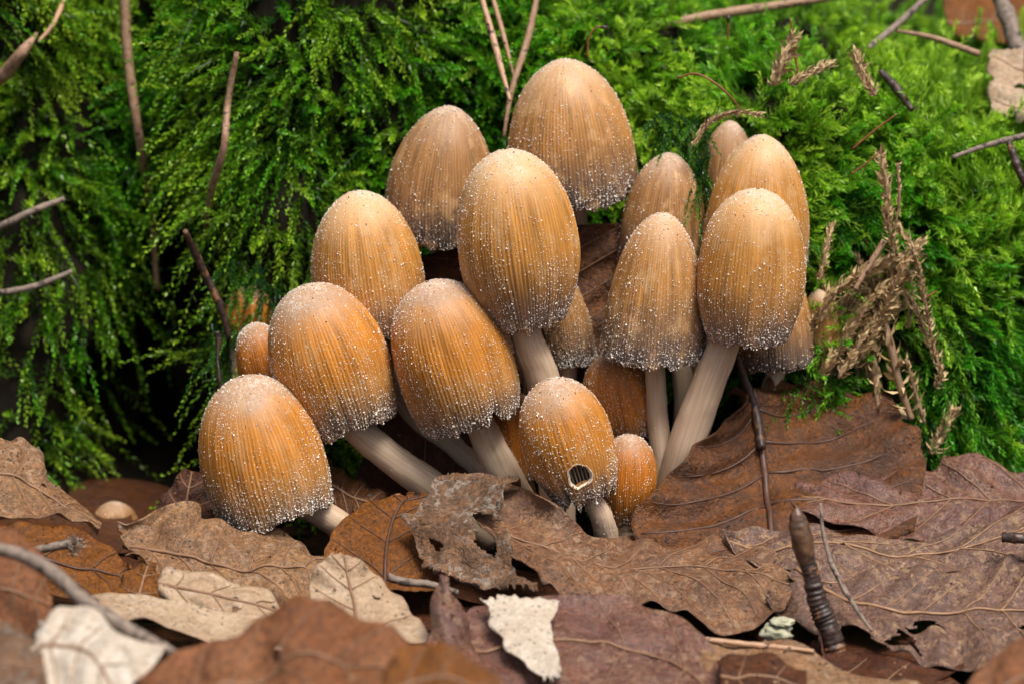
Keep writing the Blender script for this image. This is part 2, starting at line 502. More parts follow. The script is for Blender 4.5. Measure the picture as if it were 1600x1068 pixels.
def moss_shoots(p0, dirs, L, bend, M, leaf_len, leaf_w, spread, tipcol, basecol, rs, stemr=0.012, taper=0.55):
    """vectorised feather-moss shoots; returns V, quads, colours"""
    N = len(p0)
    K = 7
    tau = np.linspace(0, 1, K)
    def path(t):
        return p0[:, None] + L[:, None, None] * (t[..., None] * dirs[:, None] + (t ** 2)[..., None] * bend[:, None])
    def tang(t):
        return unit(dirs[:, None] + 2 * t[..., None] * bend[:, None])
    # stems: three sided
    C = path(np.tile(tau, (N, 1)))
    T = tang(np.tile(tau, (N, 1)))
    ref = unit(rs.normal(size=(N, 1, 3)))
    A = unit(np.cross(T, np.broadcast_to(ref, T.shape)))
    B = np.cross(T, A)
    sv = []
    for a in range(3):
        an = a * 2.0944
        sv.append(C + (stemr * (1.15 - tau))[None, :, None] * (math.cos(an) * A + math.sin(an) * B))
    SV = np.stack(sv, 2)                                         # N,K,3,3
    base = np.arange(N)[:, None, None] * (K * 3)
    kk = np.arange(K - 1)[None, :, None] * 3
    aa = np.arange(3)[None, None]
    a2 = (aa + 1) % 3
    SF = np.stack([base + kk + aa, base + kk + a2, base + kk + 3 + a2, base + kk + 3 + aa], -1).reshape(-1, 4)
    scol = (basecol[:, None, None] * .75 * np.ones((1, K, 3, 1)) + np.zeros((N, K, 3, 3))).reshape(-1, 3)
    # leaflets
    j = np.arange(M)
    t = np.clip(0.10 + 0.92 * (j + rs.random((N, M))) / M, 0, 1)
    C = path(t)
    T = tang(t)
    A = unit(np.cross(T, np.broadcast_to(ref, T.shape)))
    B = np.cross(T, A)
    phi = j[None] * 2.39996 + rs.random((N, M)) * .7
    R = np.cos(phi)[..., None] * A + np.sin(phi)[..., None] * B
    sp = spread[:, None] * (1.0 - 0.45 * t ** 2) + rs.normal(size=(N, M)) * .12
    ll = leaf_len[:, None] * (0.55 + 0.45 * np.sin(np.pi * np.clip(t * .9 + .1, 0, 1))) * (0.8 + .4 * rs.random((N, M)))
    ll = ll * (1 - taper * np.clip((t - .75) / .25, 0, 1) * .5)
    D = unit(T * np.cos(sp)[..., None] + R * np.sin(sp)[..., None])
    W = np.cross(D, R)
    W = unit(W)
    Nn = np.cross(W, D)
    wl = leaf_w[:, None] * (0.8 + .4 * rs.random((N, M)))
    b = C
    mid = C + D * (ll * .42)[..., None]
    l = mid + W * wl[..., None] + Nn * (wl * .45)[..., None]
    r = mid - W * wl[..., None] + Nn * (wl * .45)[..., None]
    tip = C + D * ll[..., None] + Nn * (ll * rs.normal(.05, .22, (N, M)))[..., None]
    LV = np.stack([b, l, tip, r], 2).reshape(-1, 3)
    LF = (np.arange(N * M)[:, None] * 4 + np.arange(4)[None]) + N * K * 3
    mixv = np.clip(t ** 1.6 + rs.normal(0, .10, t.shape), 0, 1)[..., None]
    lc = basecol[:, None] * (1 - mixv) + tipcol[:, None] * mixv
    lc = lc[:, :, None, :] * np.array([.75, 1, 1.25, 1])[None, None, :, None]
    V = np.vstack([SV.reshape(-1, 3), LV])
    return V, SF, LF, np.vstack([scol, lc.reshape(-1, 3)])

def sample_bank(n, rs, xr, sr, keep):
    """n points on the bank, x range xr, s range sr (1 = top of the front face)"""
    out = [[], [], []]
    while sum(len(q) for q in out[0]) < n:
        x = rs.uniform(*xr, n * 2)
        s = rs.uniform(*sr, n * 2)
        ix = np.interp(x, bxs, np.arange(NBX))
        i0 = np.minimum(ix.astype(int), NBX - 2)
        f = ix - i0
        smax = BSv[-1, i0]
        js = s / smax * (NBS - 1)
        j0 = np.minimum(js.astype(int), NBS - 2)
        g = js - j0
        p = (BP[j0, i0] * ((1 - f) * (1 - g))[:, None] + BP[j0, i0 + 1] * (f * (1 - g))[:, None] + BP[j0 + 1, i0] * ((1 - f) * g)[:, None] + BP[j0 + 1, i0 + 1] * (f * g)[:, None])
        ok = keep(p, s, rs)
        out[0].append(p[ok]); out[1].append(BN[j0, i0][ok]); out[2].append(s[ok])
    return [np.concatenate(q)[:n] for q in out]

def make_moss(name, n, xr, sr, keep, style, label, seed):
    rs = np.random.default_rng(seed)
    p, nr, s = sample_bank(n, rs, xr, sr, keep)
    n = len(p)
    px, py, _ = project(p)
    up = np.array([0, 0, 1.0])
    tidx = fbm(p[:, 0] * .5, p[:, 2] * .5, p[:, 1] * .5, seed + 5, 2)          # clumps share their direction and colour
    cl = np.stack([vnoise(p[:, 0] * .9, p[:, 2] * .9, p[:, 1] * .9, seed + q) for q in (1, 2, 3)], -1)
    rnd = rs.normal(size=(n, 3))
    b = style(p, s, px, py, tidx, rs)
    d = unit(nr * b['out'][:, None] + up * b['up'][:, None] + np.array([1.0, 0, 0]) * b['side'][:, None] + cl * .75 + rnd * .33)
    d = np.where((np.sum(d * nr, 1) < 0.1)[:, None], unit(d + nr * .7), d)
    bend = -up * b['droop'][:, None] + cl * .25 + rs.normal(size=(n, 3)) * .12
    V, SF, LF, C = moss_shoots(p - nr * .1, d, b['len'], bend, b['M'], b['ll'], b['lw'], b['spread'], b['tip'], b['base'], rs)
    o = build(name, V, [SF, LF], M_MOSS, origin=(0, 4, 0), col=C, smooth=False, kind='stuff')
    tag(o, label, 'moss')
    return o

def colour_mix(n, a, b, w):
    w = np.clip(w, 0, 1)[:, None]
    return np.array(a)[None] * (1 - w) + np.array(b)[None] * w

def style_left(p, s, px, py, cl, rs):
    n = len(p)
    w = .45 + cl * .8 + rs.normal(0, .25, n)
    return dict(out=.8 + 0 * s, up=np.where(s < .98, -.3, .35), side=np.full(n, -.05), droop=rs.uniform(.05, .8, n),
                len=rs.uniform(.6, 1.6, n), M=40, ll=rs.uniform(.10, .17, n), lw=rs.uniform(.018, .030, n), spread=rs.uniform(.6, 1.1, n),
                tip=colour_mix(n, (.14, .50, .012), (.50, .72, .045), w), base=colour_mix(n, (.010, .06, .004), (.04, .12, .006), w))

def style_right(p, s, px, py, cl, rs):
    n = len(p)
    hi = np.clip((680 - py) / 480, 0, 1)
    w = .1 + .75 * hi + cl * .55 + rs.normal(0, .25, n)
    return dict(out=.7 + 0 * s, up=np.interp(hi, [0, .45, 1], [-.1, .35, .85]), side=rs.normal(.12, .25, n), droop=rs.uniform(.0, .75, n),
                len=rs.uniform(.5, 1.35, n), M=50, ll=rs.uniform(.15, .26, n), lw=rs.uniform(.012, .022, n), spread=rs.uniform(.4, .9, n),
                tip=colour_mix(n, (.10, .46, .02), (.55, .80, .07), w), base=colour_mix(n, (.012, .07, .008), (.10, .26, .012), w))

def style_top(p, s, px, py, cl, rs):
    n = len(p)
    w = .6 + cl * .6 + rs.normal(0, .25, n)
    return dict(out=.5 + 0 * s, up=np.full(n, .6), side=rs.normal(.1, .3, n), droop=rs.uniform(.1, .9, n),
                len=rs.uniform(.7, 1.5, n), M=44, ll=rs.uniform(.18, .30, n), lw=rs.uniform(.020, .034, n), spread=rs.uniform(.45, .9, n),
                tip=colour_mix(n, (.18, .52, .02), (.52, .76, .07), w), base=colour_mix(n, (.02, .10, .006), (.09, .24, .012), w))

def keep_left(p, s, rs):
    g = fbm(p[:, 0] * .8, p[:, 2] * .8, p[:, 1] * .8, 61, 2)
    hol = np.exp(-((p[:, 0] + 6.05) / 1.5) ** 2) * np.clip((4.4 - p[:, 2]) / 1.2, 0, 1)
    low = (p[:, 2] < 1.2)
    pr = 1.0 - .95 * hol - .5 * (g < -.35) - .4 * low
    px, py, _ = project(p)
    pr = pr * np.where((px < -250) | (py < -160), .25, 1)
    return rs.random(len(p)) < pr
def keep_right(p, s, rs):
    px, py, _ = project(p)
    g = fbm(p[:, 0] * .8, p[:, 2] * .8, p[:, 1] * .8, 71, 2)
    bald = np.exp(-((px - 1350) / 85) ** 2 - ((py - 510) / 90) ** 2) + .8 * np.exp(-((px - 1390) / 60) ** 2 - ((py - 620) / 70) ** 2)
    behind = ((px > 850) & (px < 1180) & (py > 330)) * .8
    pr = 1.0 - .93 * np.clip(bald, 0, 1) - .4 * (g < -.4) - behind
    pr = pr * np.where((px > 1850) | (py < -60), .25, 1)
    return rs.random(len(p)) < pr
def keep_top(p, s, rs):
    px, py, _ = project(p)
    return rs.random(len(p)) < np.where((np.abs(px - 800) > 1050) | (py < -120), .12, 1)

make_moss('moss', 5300, (-13, 1.6), (.05, 1.12), keep_left, style_left, 'hanging green moss covering the bank over the dark hollow', 101)
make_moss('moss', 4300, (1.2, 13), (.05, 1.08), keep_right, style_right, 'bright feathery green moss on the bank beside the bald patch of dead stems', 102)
make_moss('moss', 2300, (-13, 13), (1.02, 2.1), keep_top, style_top, 'soft green moss growing on top of the bank behind the mushrooms', 103)

_bx, _by, _bw = project(BP)
def bank_y(px, py, off):
    """depth of the bank seen at a photo pixel, brought forward by off"""
    d = (_bx - px) ** 2 + (_by - py) ** 2 + np.where(BSv > 2.4, 1e6, 0)
    i = np.unravel_index(np.argmin(d), d.shape)
    return float(BP[i][1]) - off

rs = np.random.default_rng(55)
sp_p, sp_d, sp_l = [], [], []
for (x0, x1, y0, y1, Yr, cnt, dx, dz) in ((345, 440, 395, 470, 1.9, 34, .0, -.55), (330, 370, 470, 560, 1.8, 16, -.1, -.6), (1020, 1110, 175, 225, 2.0, 44, .0, -.35), (1085, 1110, 225, 320, 1.3, 16, .0, -.8),
                                         (1165, 1250, 575, 600, 1.0, 26, .1, .1), (1230, 1262, 330, 520, 1.5, 30, .0, -.5), (1255, 1330, 480, 600, 1.2, 26, -.1, -.8), (1410, 1460, 620, 700, .9, 26, .1, -.3), (650, 690, 395, 410, 1.9, 5, 0, .1)):
    for _ in range(cnt):
        sp_p.append(P(rs.uniform(x0, x1), rs.uniform(y0, y1), Yr))
        sp_d.append([dx + rs.normal(0, .3), -1, dz + rs.normal(0, .25)])
        sp_l.append(rs.uniform(.6, 1.2))
sp_p, sp_d, sp_l = np.array(sp_p), unit(np.array(sp_d)), np.array(sp_l)
m = len(sp_p)
V, SF, LF, CC = moss_shoots(sp_p, sp_d, sp_l, np.array([0, 0, -.35]) + rs.normal(size=(m, 3)) * .2, 46, rs.uniform(.07, .12, m), rs.uniform(.012, .022, m), rs.uniform(.6, 1.0, m),
                            colour_mix(m, (.08, .28, .03), (.20, .46, .03), rs.random(m)), np.tile([.01, .06, .015], (m, 1)), rs)
tag(build('moss', V, [SF, LF], M_MOSS, origin=(0, 2, 0), col=CC, smooth=False, kind='stuff'), 'thin dark green moss sprigs trailing over the rear caps', 'moss')

# ------------------------------------------------------------------ mushrooms
def interp_unit(ts, fs, t):
    return np.interp(t, ts, fs)

class Cap:
    def __init__(s, ap, bp, hw, Y, dY, prof, N, seed, bend=0.0, pleats=(), rag=0.02, gd=0.016):
        s.top = P(*ap, Y + dY)
        s.bot = P(*bp, Y)
        s.R = hw * scale_at(Y)
        s.H = np.linalg.norm(s.bot - s.top)
        s.ax = (s.bot - s.top) / s.H
        tocam = unit(CAM - s.bot)
        s.e1 = unit(tocam - s.ax * (tocam @ s.ax))
        s.e2 = np.cross(s.ax, s.e1)
        if s.e2[0] < 0:
            s.e2 = -s.e2
        s.tm, s.p, s.m = prof
        s.p = s.p * .93
        s.N, s.seed, s.bend, s.pleats, s.rag, s.gd = N, seed, bend, pleats, rag, gd
    def prof(s, t):
        a = np.sin(np.pi / 2 * np.clip(t / s.tm, 0, 1) ** s.p)
        if s.tm < 1:
            b = 1 - (1 - s.m) * (np.clip(t - s.tm, 0, None) / (1 - s.tm)) ** 2
            a = np.where(t > s.tm, b, a)
        return a
    def pos(s, th, t, shrink=0.0, smoothed=False):
        """th 0 faces the camera, t 0 apex .. 1 margin"""
        sd = s.seed
        cx, cy = np.cos(th), np.sin(th)
        edge = 1 + s.rag * (fbm(cx * 4 + 11, cy * 4 + 5, 0, sd, 3)) + s.rag * .6 * vnoise(cx * 14, cy * 14, 0, sd + 3)
        for (pt, pw, pd, pn) in s.pleats:
            edge = edge - pn * np.exp(-((th - pt) / (pw * .5)) ** 2)
        te = t * (1 + (edge - 1) * np.clip((t - .6) / .4, 0, 1))
        r = s.R * s.prof(t)
        r = r * (1 + .028 * fbm(cx * 1.3 + 3, cy * 1.3 + 8, t * 2.2, sd + 7, 2))
        for (pt, pw, pd, pn) in s.pleats:
            r = r - s.R * pd * np.exp(-((th - pt) / pw) ** 2) * np.clip((t - .35) / .65, 0, 1) ** 1.5
        if not smoothed:
            ph = s.N * th + 3.2 * fbm(cx * 2.6, cy * 2.6, t * 1.6, sd + 9, 2)
            amp = .55 + .6 * hash3(np.floor((ph) / (2 * np.pi)).astype(np.int64), 0 * np.floor(ph).astype(np.int64), 0, sd)
            g = np.clip((t - .14) / .22, 0, 1)
            r = r - s.gd * amp * g * (.5 + .5 * np.cos(ph)) * (1 + .8 * t) + .006 * g * vnoise(cx * 9, cy * 9, t * 5, sd + 2)
            # scalloped, slightly flared edge
            r = r + .02 * np.clip((t - .9) / .1, 0, 1) * vnoise(cx * 6 + 2, cy * 6, 0, sd + 4)
        r = np.maximum(r - shrink, 0.001)
        b = s.bend * s.R * 4 * t * (1 - t)
        c = s.top + (te * s.H)[..., None] * s.ax + b[..., None] * s.e2
        return c + r[..., None] * (cx[..., None] * s.e1 + cy[..., None] * s.e2)
    def groove(s, th, t):
        cx, cy = np.cos(th), np.sin(th)
        ph = s.N * th + 3.2 * fbm(cx * 2.6, cy * 2.6, t * 1.6, s.seed + 9, 2)
        amp = .3 + .7 * hash3(np.floor(ph / (2 * np.pi)).astype(np.int64), 0 * np.floor(ph).astype(np.int64), 0, s.seed)
        return np.clip((t - .12) / .2, 0, 1) * amp * (.5 + .5 * np.cos(ph)) ** 1.5
    def normal(s, th, t):
        e = 1e-3
        a = s.pos(th + e, t, 0, True) - s.pos(th - e, t, 0, True)
        b = s.pos(th, np.minimum(t + e, 1), 0, True) - s.pos(th, np.maximum(t - e, 1e-4), 0, True)
        n = unit(np.cross(a, b))
        c = s.top + (t * s.H)[..., None] * s.ax
        return n * np.where(np.sum(n * (s.pos(th, t, 0, True) - c), -1, keepdims=True) < 0, -1, 1)

OCT = np.array([[1, 0, -.3], [-.5, .87, -.3], [-.5, -.87, -.3], [0, 0, .9]], float)
OCF = np.array([[0, 1, 3], [1, 2, 3], [2, 0, 3], [0, 2, 1]])

def specks(p, nrm, size, rs):
    n = len(p)
    a = unit(np.cross(nrm, rs.normal(size=(n, 3))))
    b = np.cross(nrm, a)
    k = OCT[None] * (size[:, None, None] * rs.uniform(.6, 1.45, (n, 1, 3)))
    jit = rs.normal(size=(n, 4, 3)) * (size * .18)[:, None, None]
    V = p[:, None] + k[..., :1] * a[:, None] + k[..., 1:2] * b[:, None] + k[..., 2:] * .8 * nrm[:, None] + jit
    F = (np.arange(n)[:, None, None] * 4 + OCF[None]).reshape(-1, 3)
    return V.reshape(-1, 3), F

def mushroom(label, ap, bp, hw, Y, stem, tone='honey', dY=0.0, prof=(.62, .6, .8), N=74, hi=True, gran=1500, seed=1, bend=0.0, pleats=(), rag=.02, topg=1.0, hole=None, gd=.02):
    rs = np.random.default_rng(seed * 7 + 1)
    N = int(N * 1.4)
    c = Cap(ap, bp, hw, Y, dY, prof, N, seed, bend, pleats, rag, gd * .85)
    sp = [P(q[0], q[1], q[2]) for q in stem]
    root = thing('mushroom', sp[-1], label, 'mushroom', 'mushrooms in the clump')
    nth, nr = (N * 3, 48) if hi else (N * 3, 34)
    th = np.linspace(-np.pi, np.pi, nth + 1)
    t = np.concatenate([[.0005], (np.arange(1, nr) / (nr - 1)) ** 1.25])
    TH_, T_ = np.meshgrid(th, t)
    V = c.pos(TH_, T_)
    ti = np.array([1.0, .995, .97, .9, .8])
    THi, Ti = np.meshgrid(th, ti)
    Vi = c.pos(THi, Ti, np.broadcast_to(np.array([.012, .03, .045, .05, .055])[:, None], THi.shape))
    VV = np.vstack([V.reshape(-1, 3), Vi.reshape(-1, 3)])
    UVt = np.stack([np.concatenate([TH_.ravel(), THi.ravel()]) / (2 * np.pi) + .5, np.concatenate([T_.ravel(), Ti.ravel()])], -1)
    F = grid_faces(nr + 5, nth + 1)
    if hole:
        hth, ht, ra, rt = hole
        uvc = np.stack([UVt[:, 0] * 2 * np.pi - np.pi, UVt[:, 1]], -1)[F].mean(1)
        an = np.arctan2((uvc[:, 1] - ht) / rt, (uvc[:, 0] - hth) / ra)
        rad = np.hypot((uvc[:, 0] - hth) / ra, (uvc[:, 1] - ht) / rt) / (.95 + .05 * np.sin(3 * an + 1) + .03 * np.sin(7 * an))
        inner = np.arange(len(F)) >= (nr - 1) * (nth + 1 - 1)
        F = F[(rad > 1) | inner]
    gv = 1 - .42 * np.concatenate([c.groove(TH_, T_).ravel(), np.zeros(THi.size)])
    gcol = np.stack([gv, gv ** 1.12, gv ** 1.2], -1)
    cap = build('cap', VV, [F], CAPM[tone], root, uv=UVt, col=gcol)
    # gills
    ng = 64
    thg = np.linspace(-np.pi, np.pi, ng * 4 + 1)
    tg = np.linspace(.975, .12, 14)
    TG, TT = np.meshgrid(thg, tg)
    pl = np.where((np.arange(ng * 4 + 1) % 4) < 2, .0, .11)[None] * np.ones_like(TG)
    Vg = c.pos(TG, TT, .065 + pl * np.clip(c.prof(TT), .2, 1), True)
    build('gills', Vg.reshape(-1, 3), [grid_faces(14, ng * 4 + 1)], M_GILL, cap, uv=np.stack([TG.ravel() / 6.283 + .5, TT.ravel()], -1))
    if hole:
        a = np.linspace(0, 2 * np.pi, 48, endpoint=False)
        rr = 1 + .05 * np.sin(3 * a + 1) + .03 * np.sin(7 * a)
        rings = []
        for f, sh in ((1.06, .006), (1.02, -.002), (.96, .008), (.90, .04), (.88, .08)):
            rings.append(c.pos(hth + ra * f * rr * np.cos(a), ht + rt * f * rr * np.sin(a), np.full(48, sh), True))
        build('hole_rim', np.vstack(rings), [grid_faces(5, 48, True)], M_RIM, cap)
    # white granules
    n = int(gran * 4.2)
    tt = rs.random(n * 3) ** .85
    f1 = fbm(np.cos(tt * 0 + rs.random(n * 3)), tt * 3, 0, seed, 2)
    tha = rs.uniform(-np.pi, np.pi, n * 3)
    dens = .30 + .9 * np.exp(-(tt / .13) ** 2) * topg + .55 * np.clip((tt - .72) / .28, 0, 1) + .34 * fbm(np.cos(tha) * 2.5, np.sin(tha) * 2.5, tt * 4, seed + 30, 2)
    dens *= np.clip(c.prof(tt), .25, 1)
    k = rs.random(n * 3) < dens
    tt, tha = tt[k][:n], tha[k][:n]
    if hole:
        k = np.hypot((tha - hth) / ra, (tt - ht) / rt) > 1.25
        tt, tha = tt[k], tha[k]
    size = np.clip(rs.lognormal(-5.0, .38, len(tt)), .004, .020) * (1 + .25 * (tt > .9))
    pp = c.pos(tha, tt)
    nn = c.normal(tha, tt)
    # beads along the margin
    thm = rs.uniform(-np.pi, np.pi, 150)
    pm = c.pos(thm, np.full(150, .995), np.full(150, .006))
    pv = np.vstack([pp + nn * (size * .35)[:, None], pm])
    nv = np.vstack([nn, c.normal(thm, np.full(150, .99))])
    V, F = specks(pv, nv, np.concatenate([size, rs.uniform(.006, .013, 150)]), rs)
    build('veil_granules', V, [F], M_GRAN, cap, smooth=False, kind='stuff')
    if hi:
        m = 26
        ts, ta = np.abs(rs.normal(.0, .16, m)) + .01, rs.normal(0, .9, m)
        V, F = specks(c.pos(ta, ts), c.normal(ta, ts), rs.uniform(.007, .018, m), rs)
        build('soil_crumbs', V, [F], M_SOIL, cap, smooth=False, kind='stuff')
    # stem
    pts = [sp[0] - (sp[1] - sp[0]) * .55] + sp
    r0 = stem[0][3] * .5 * scale_at(stem[0][2])
    rad = [r0 * .9] + [q[3] * .5 * scale_at(q[2]) for q in stem]
    Vs, Fs, us = tube(pts, rad, 40, 44, .05, seed)
    st = build('stem', Vs, Fs, M_STEM, root, uv=us)
    q = rs.integers(0, len(Vs), 340)
    ctr = catmull(pts, 44)[q // 40]
    nz = unit(Vs[q] - ctr)
    V, F = specks(Vs[q] + rs.normal(size=(340, 3)) * .01, nz, rs.uniform(.003, .009, 340), rs)
    build('stem_flecks', V, [F], M_GRAN, st, smooth=False, kind='stuff')
    return root

EGG, OVAL, BELL, CONE = (.60, .60, .70), (.66, .6, .84), (1.0, .54, 1.0), (.80, .66, .93)
mushroom('tallest mushroom, large bell cap with smoky grey hem, rising against the moss', (880, 92), (897, 312), 101, 1.5,
         [(903, 350, 1.5, 30), (908, 480, 1.6, 32), (905, 760, 1.3, 36)], 'tan', prof=(.80, .62, .93), N=80, gran=1900, seed=1, pleats=((1.1, .16, .05, .07), (-.2, .12, .03, .01)), rag=.025, topg=.7)
mushroom('mushroom with dirt-spotted crown and blackish hem, behind the upright brown leaf', (703, 165), (690, 374), 90, 1.3,
         [(690, 420, 1.4, 28), (720, 600, 1.2, 32), (760, 790, .9, 36)], 'brown', prof=(.85, .64, .95), N=78, gran=1100, seed=2, topg=.6, bend=-.05)
mushroom('large egg-shaped honey mushroom standing over the holed one on a thick stem', (790, 233), (823, 503), 95, -.8,
         [(828, 540, -.8, 50), (850, 600, -.7, 55), (866, 700, -.5, 56), (872, 830, -.3, 60)], 'honey', prof=(.58, .58, .64), N=72, gran=2100, seed=3, pleats=((-.1, .14, .06, .015), (.5, .1, .03, 0)), rag=.025, gd=.019)
mushroom('honey mushroom with brown frosted hem above the two leaning amber ones', (556, 298), (588, 512), 88, .1,
         [(597, 545, .1, 30), (640, 640, 0, 34), (715, 700, -.1, 36), (775, 760, -.2, 38)], 'honey', prof=(.70, .60, .84), N=74, gran=1700, seed=4, rag=.025)
mushroom('amber mushroom leaning left on a long curved stem, notched hem', (474, 446), (548, 660), 93, -.9,
         [(568, 680, -.9, 48), (620, 722, -.9, 50), (690, 772, -.9, 54), (770, 840, -.7, 58)], 'amber', prof=(.60, .56, .80), N=70, gran=2200, seed=5, pleats=((-.05, .11, .05, .06), (.9, .12, .02, .02)), rag=.03)
mushroom('amber mushroom drooping lowest onto the wrinkled tan leaf', (378, 588), (432, 797), 99, -1.6,
         [(470, 785, -1.5, 44), (510, 806, -1.5, 44), (560, 838, -1.4, 46), (650, 880, -1.2, 50)], 'amber', prof=(.72, .56, .93), N=66, gran=2300, seed=6, rag=.022)
mushroom('stout amber mushroom tilted beside the thick-stemmed egg-shaped one', (668, 440), (738, 655), 93, -1.0,
         [(756, 675, -1.0, 48), (782, 730, -.95, 54), (812, 790, -.8, 58), (830, 850, -.6, 60)], 'amber', prof=(.62, .56, .82), N=70, gran=2200, seed=7, pleats=((.5, .15, .04, .05),), rag=.025)
mushroom('straight-sided bell mushroom with brown hem on a slim upright stem', (1036, 332), (1020, 556), 81, -.4,
         [(1024, 590, -.4, 32), (1028, 660, -.4, 34), (1038, 745, -.5, 36), (1040, 850, -.4, 40)], 'tan', prof=(1.0, .60, 1.0), N=70, gran=1700, seed=8, rag=.02)
mushroom('smooth oval honey mushroom with frosted rim on a slanting thick stem', (1184, 295), (1166, 528), 84, -.8,
         [(1128, 545, -.8, 50), (1100, 615, -.75, 54), (1066, 715, -.7, 58), (1040, 820, -.5, 62)], 'honey', prof=(.60, .57, .74), N=64, gran=1500, seed=9, pleats=((-.15, .12, .03, .02),), gd=.012, rag=.025)
mushroom('small front mushroom with a round hole eaten through its torn cap', (857, 592), (914, 774), 72, -1.9,
         [(928, 785, -1.9, 32), (940, 808, -1.9, 36), (952, 855, -1.7, 40)], 'amber', prof=(.52, .58, .68), N=56, gran=1300, seed=10, hole=(.02, .74, .29, .105), rag=.07, pleats=((.75, .16, .02, .10), (-.6, .2, .02, .05)), gd=.013)
mushroom('small closed orange button tucked beside the holed mushroom', (984, 678), (976, 818), 47, -1.2,
         [(976, 832, -1.2, 34), (978, 870, -1.1, 36)], 'orange', prof=(.50, .58, .45), N=50, hi=False, gran=500, seed=11, topg=2)
mushroom('half-hidden orange cap behind the slim upright stem', (955, 548), (984, 676), 62, .1,
         [(988, 700, .1, 34), (990, 830, .1, 38)], 'orange', prof=(.62, .58, .78), N=56, hi=False, gran=1000, seed=12, rag=.04)
mushroom('half-hidden brown cap peeping out right behind the large egg-shaped one', (868, 420), (889, 566), 45, .4,
         [(886, 590, .4, 30), (880, 820, .3, 36)], 'brown', prof=(.9, .6, .98), N=50, hi=False, gran=900, seed=13)
mushroom('smooth-crowned tan mushroom directly behind the smooth oval honey one', (1192, 210), (1178, 420), 84, .7,
         [(1160, 440, .7, 36), (1110, 600, .5, 40), (1060, 790, .2, 44)], 'honey', prof=(.85, .64, .95), N=70, gran=1000, seed=14, topg=.6, gd=.013)
mushroom('dull brown mushroom with moss trailing over its crown', (1046, 238), (1032, 420), 70, 1.1,
         [(1040, 460, 1.1, 32), (1070, 620, .8, 34), (1050, 790, .4, 38)], 'brown', prof=(.9, .62, .97), N=60, hi=False, gran=600, seed=15)
mushroom('dark brown cap deep in the moss, rearmost of the clump', (1142, 188), (1128, 390), 58, 1.7,
         [(1130, 420, 1.7, 28), (1095, 600, 1.0, 32), (1060, 790, .6, 34)], 'brown', prof=(.9, .62, .97), N=50, hi=False, gran=250, seed=16, topg=.3)
mushroom('small glossy orange button with white crown behind the leaning amber one', (396, 505), (424, 625), 42, .1,
         [(432, 650, .1, 28), (520, 760, -.1, 32), (640, 850, -.2, 34)], 'orange', prof=(.60, .56, .80), N=50, hi=False, gran=800, seed=17, topg=3)
mushroom('tan cap under the moss, hidden below the smooth oval honey one', (1200, 385), (1212, 568), 60, .5,
         [(1206, 600, .5, 30), (1150, 760, .2, 34)], 'tan', prof=(.8, .6, .95), N=56, hi=False, gran=300, seed=18)
mushroom('narrow tan cap wrapped by dead straw-coloured moss', (1278, 452), (1290, 582), 33, .9,
         [(1288, 610, .8, 24), (1270, 740, .5, 28)], 'tan', prof=(.7, .6, .95), N=44, hi=False, gran=80, seed=19)
mushroom('deep orange cap in shade behind the stout tilted mushroom', (798, 610), (818, 745), 40, -.1,
         [(822, 760, -.1, 28), (840, 850, -.1, 32)], 'orange', prof=(.6, .58, .8), N=48, hi=False, gran=400, seed=20)
mushroom('ochre cap veiled by moss fronds above the small glossy button', (396, 446), (386, 530), 40, 1.75,
         [(372, 550, 1.7, 26), (362, 680, 1.5, 30)], 'orange', prof=(.7, .58, .9), N=48, hi=False, gran=150, seed=21, topg=.3)
mushroom('tiny pale brown cap alone in the dark hollow', (178, 783), (180, 838), 39, 1.6,
         [(180, 850, 1.6, 22), (182, 900, 1.5, 24)], 'brown', prof=(.8, .6, .97), N=40, hi=False, gran=100, seed=22, topg=.3)

# ------------------------------------------------------------------ fallen leaves
DEBRIS = []
def resample(c, n):
    return catmull([P(*q) for q in c], n)

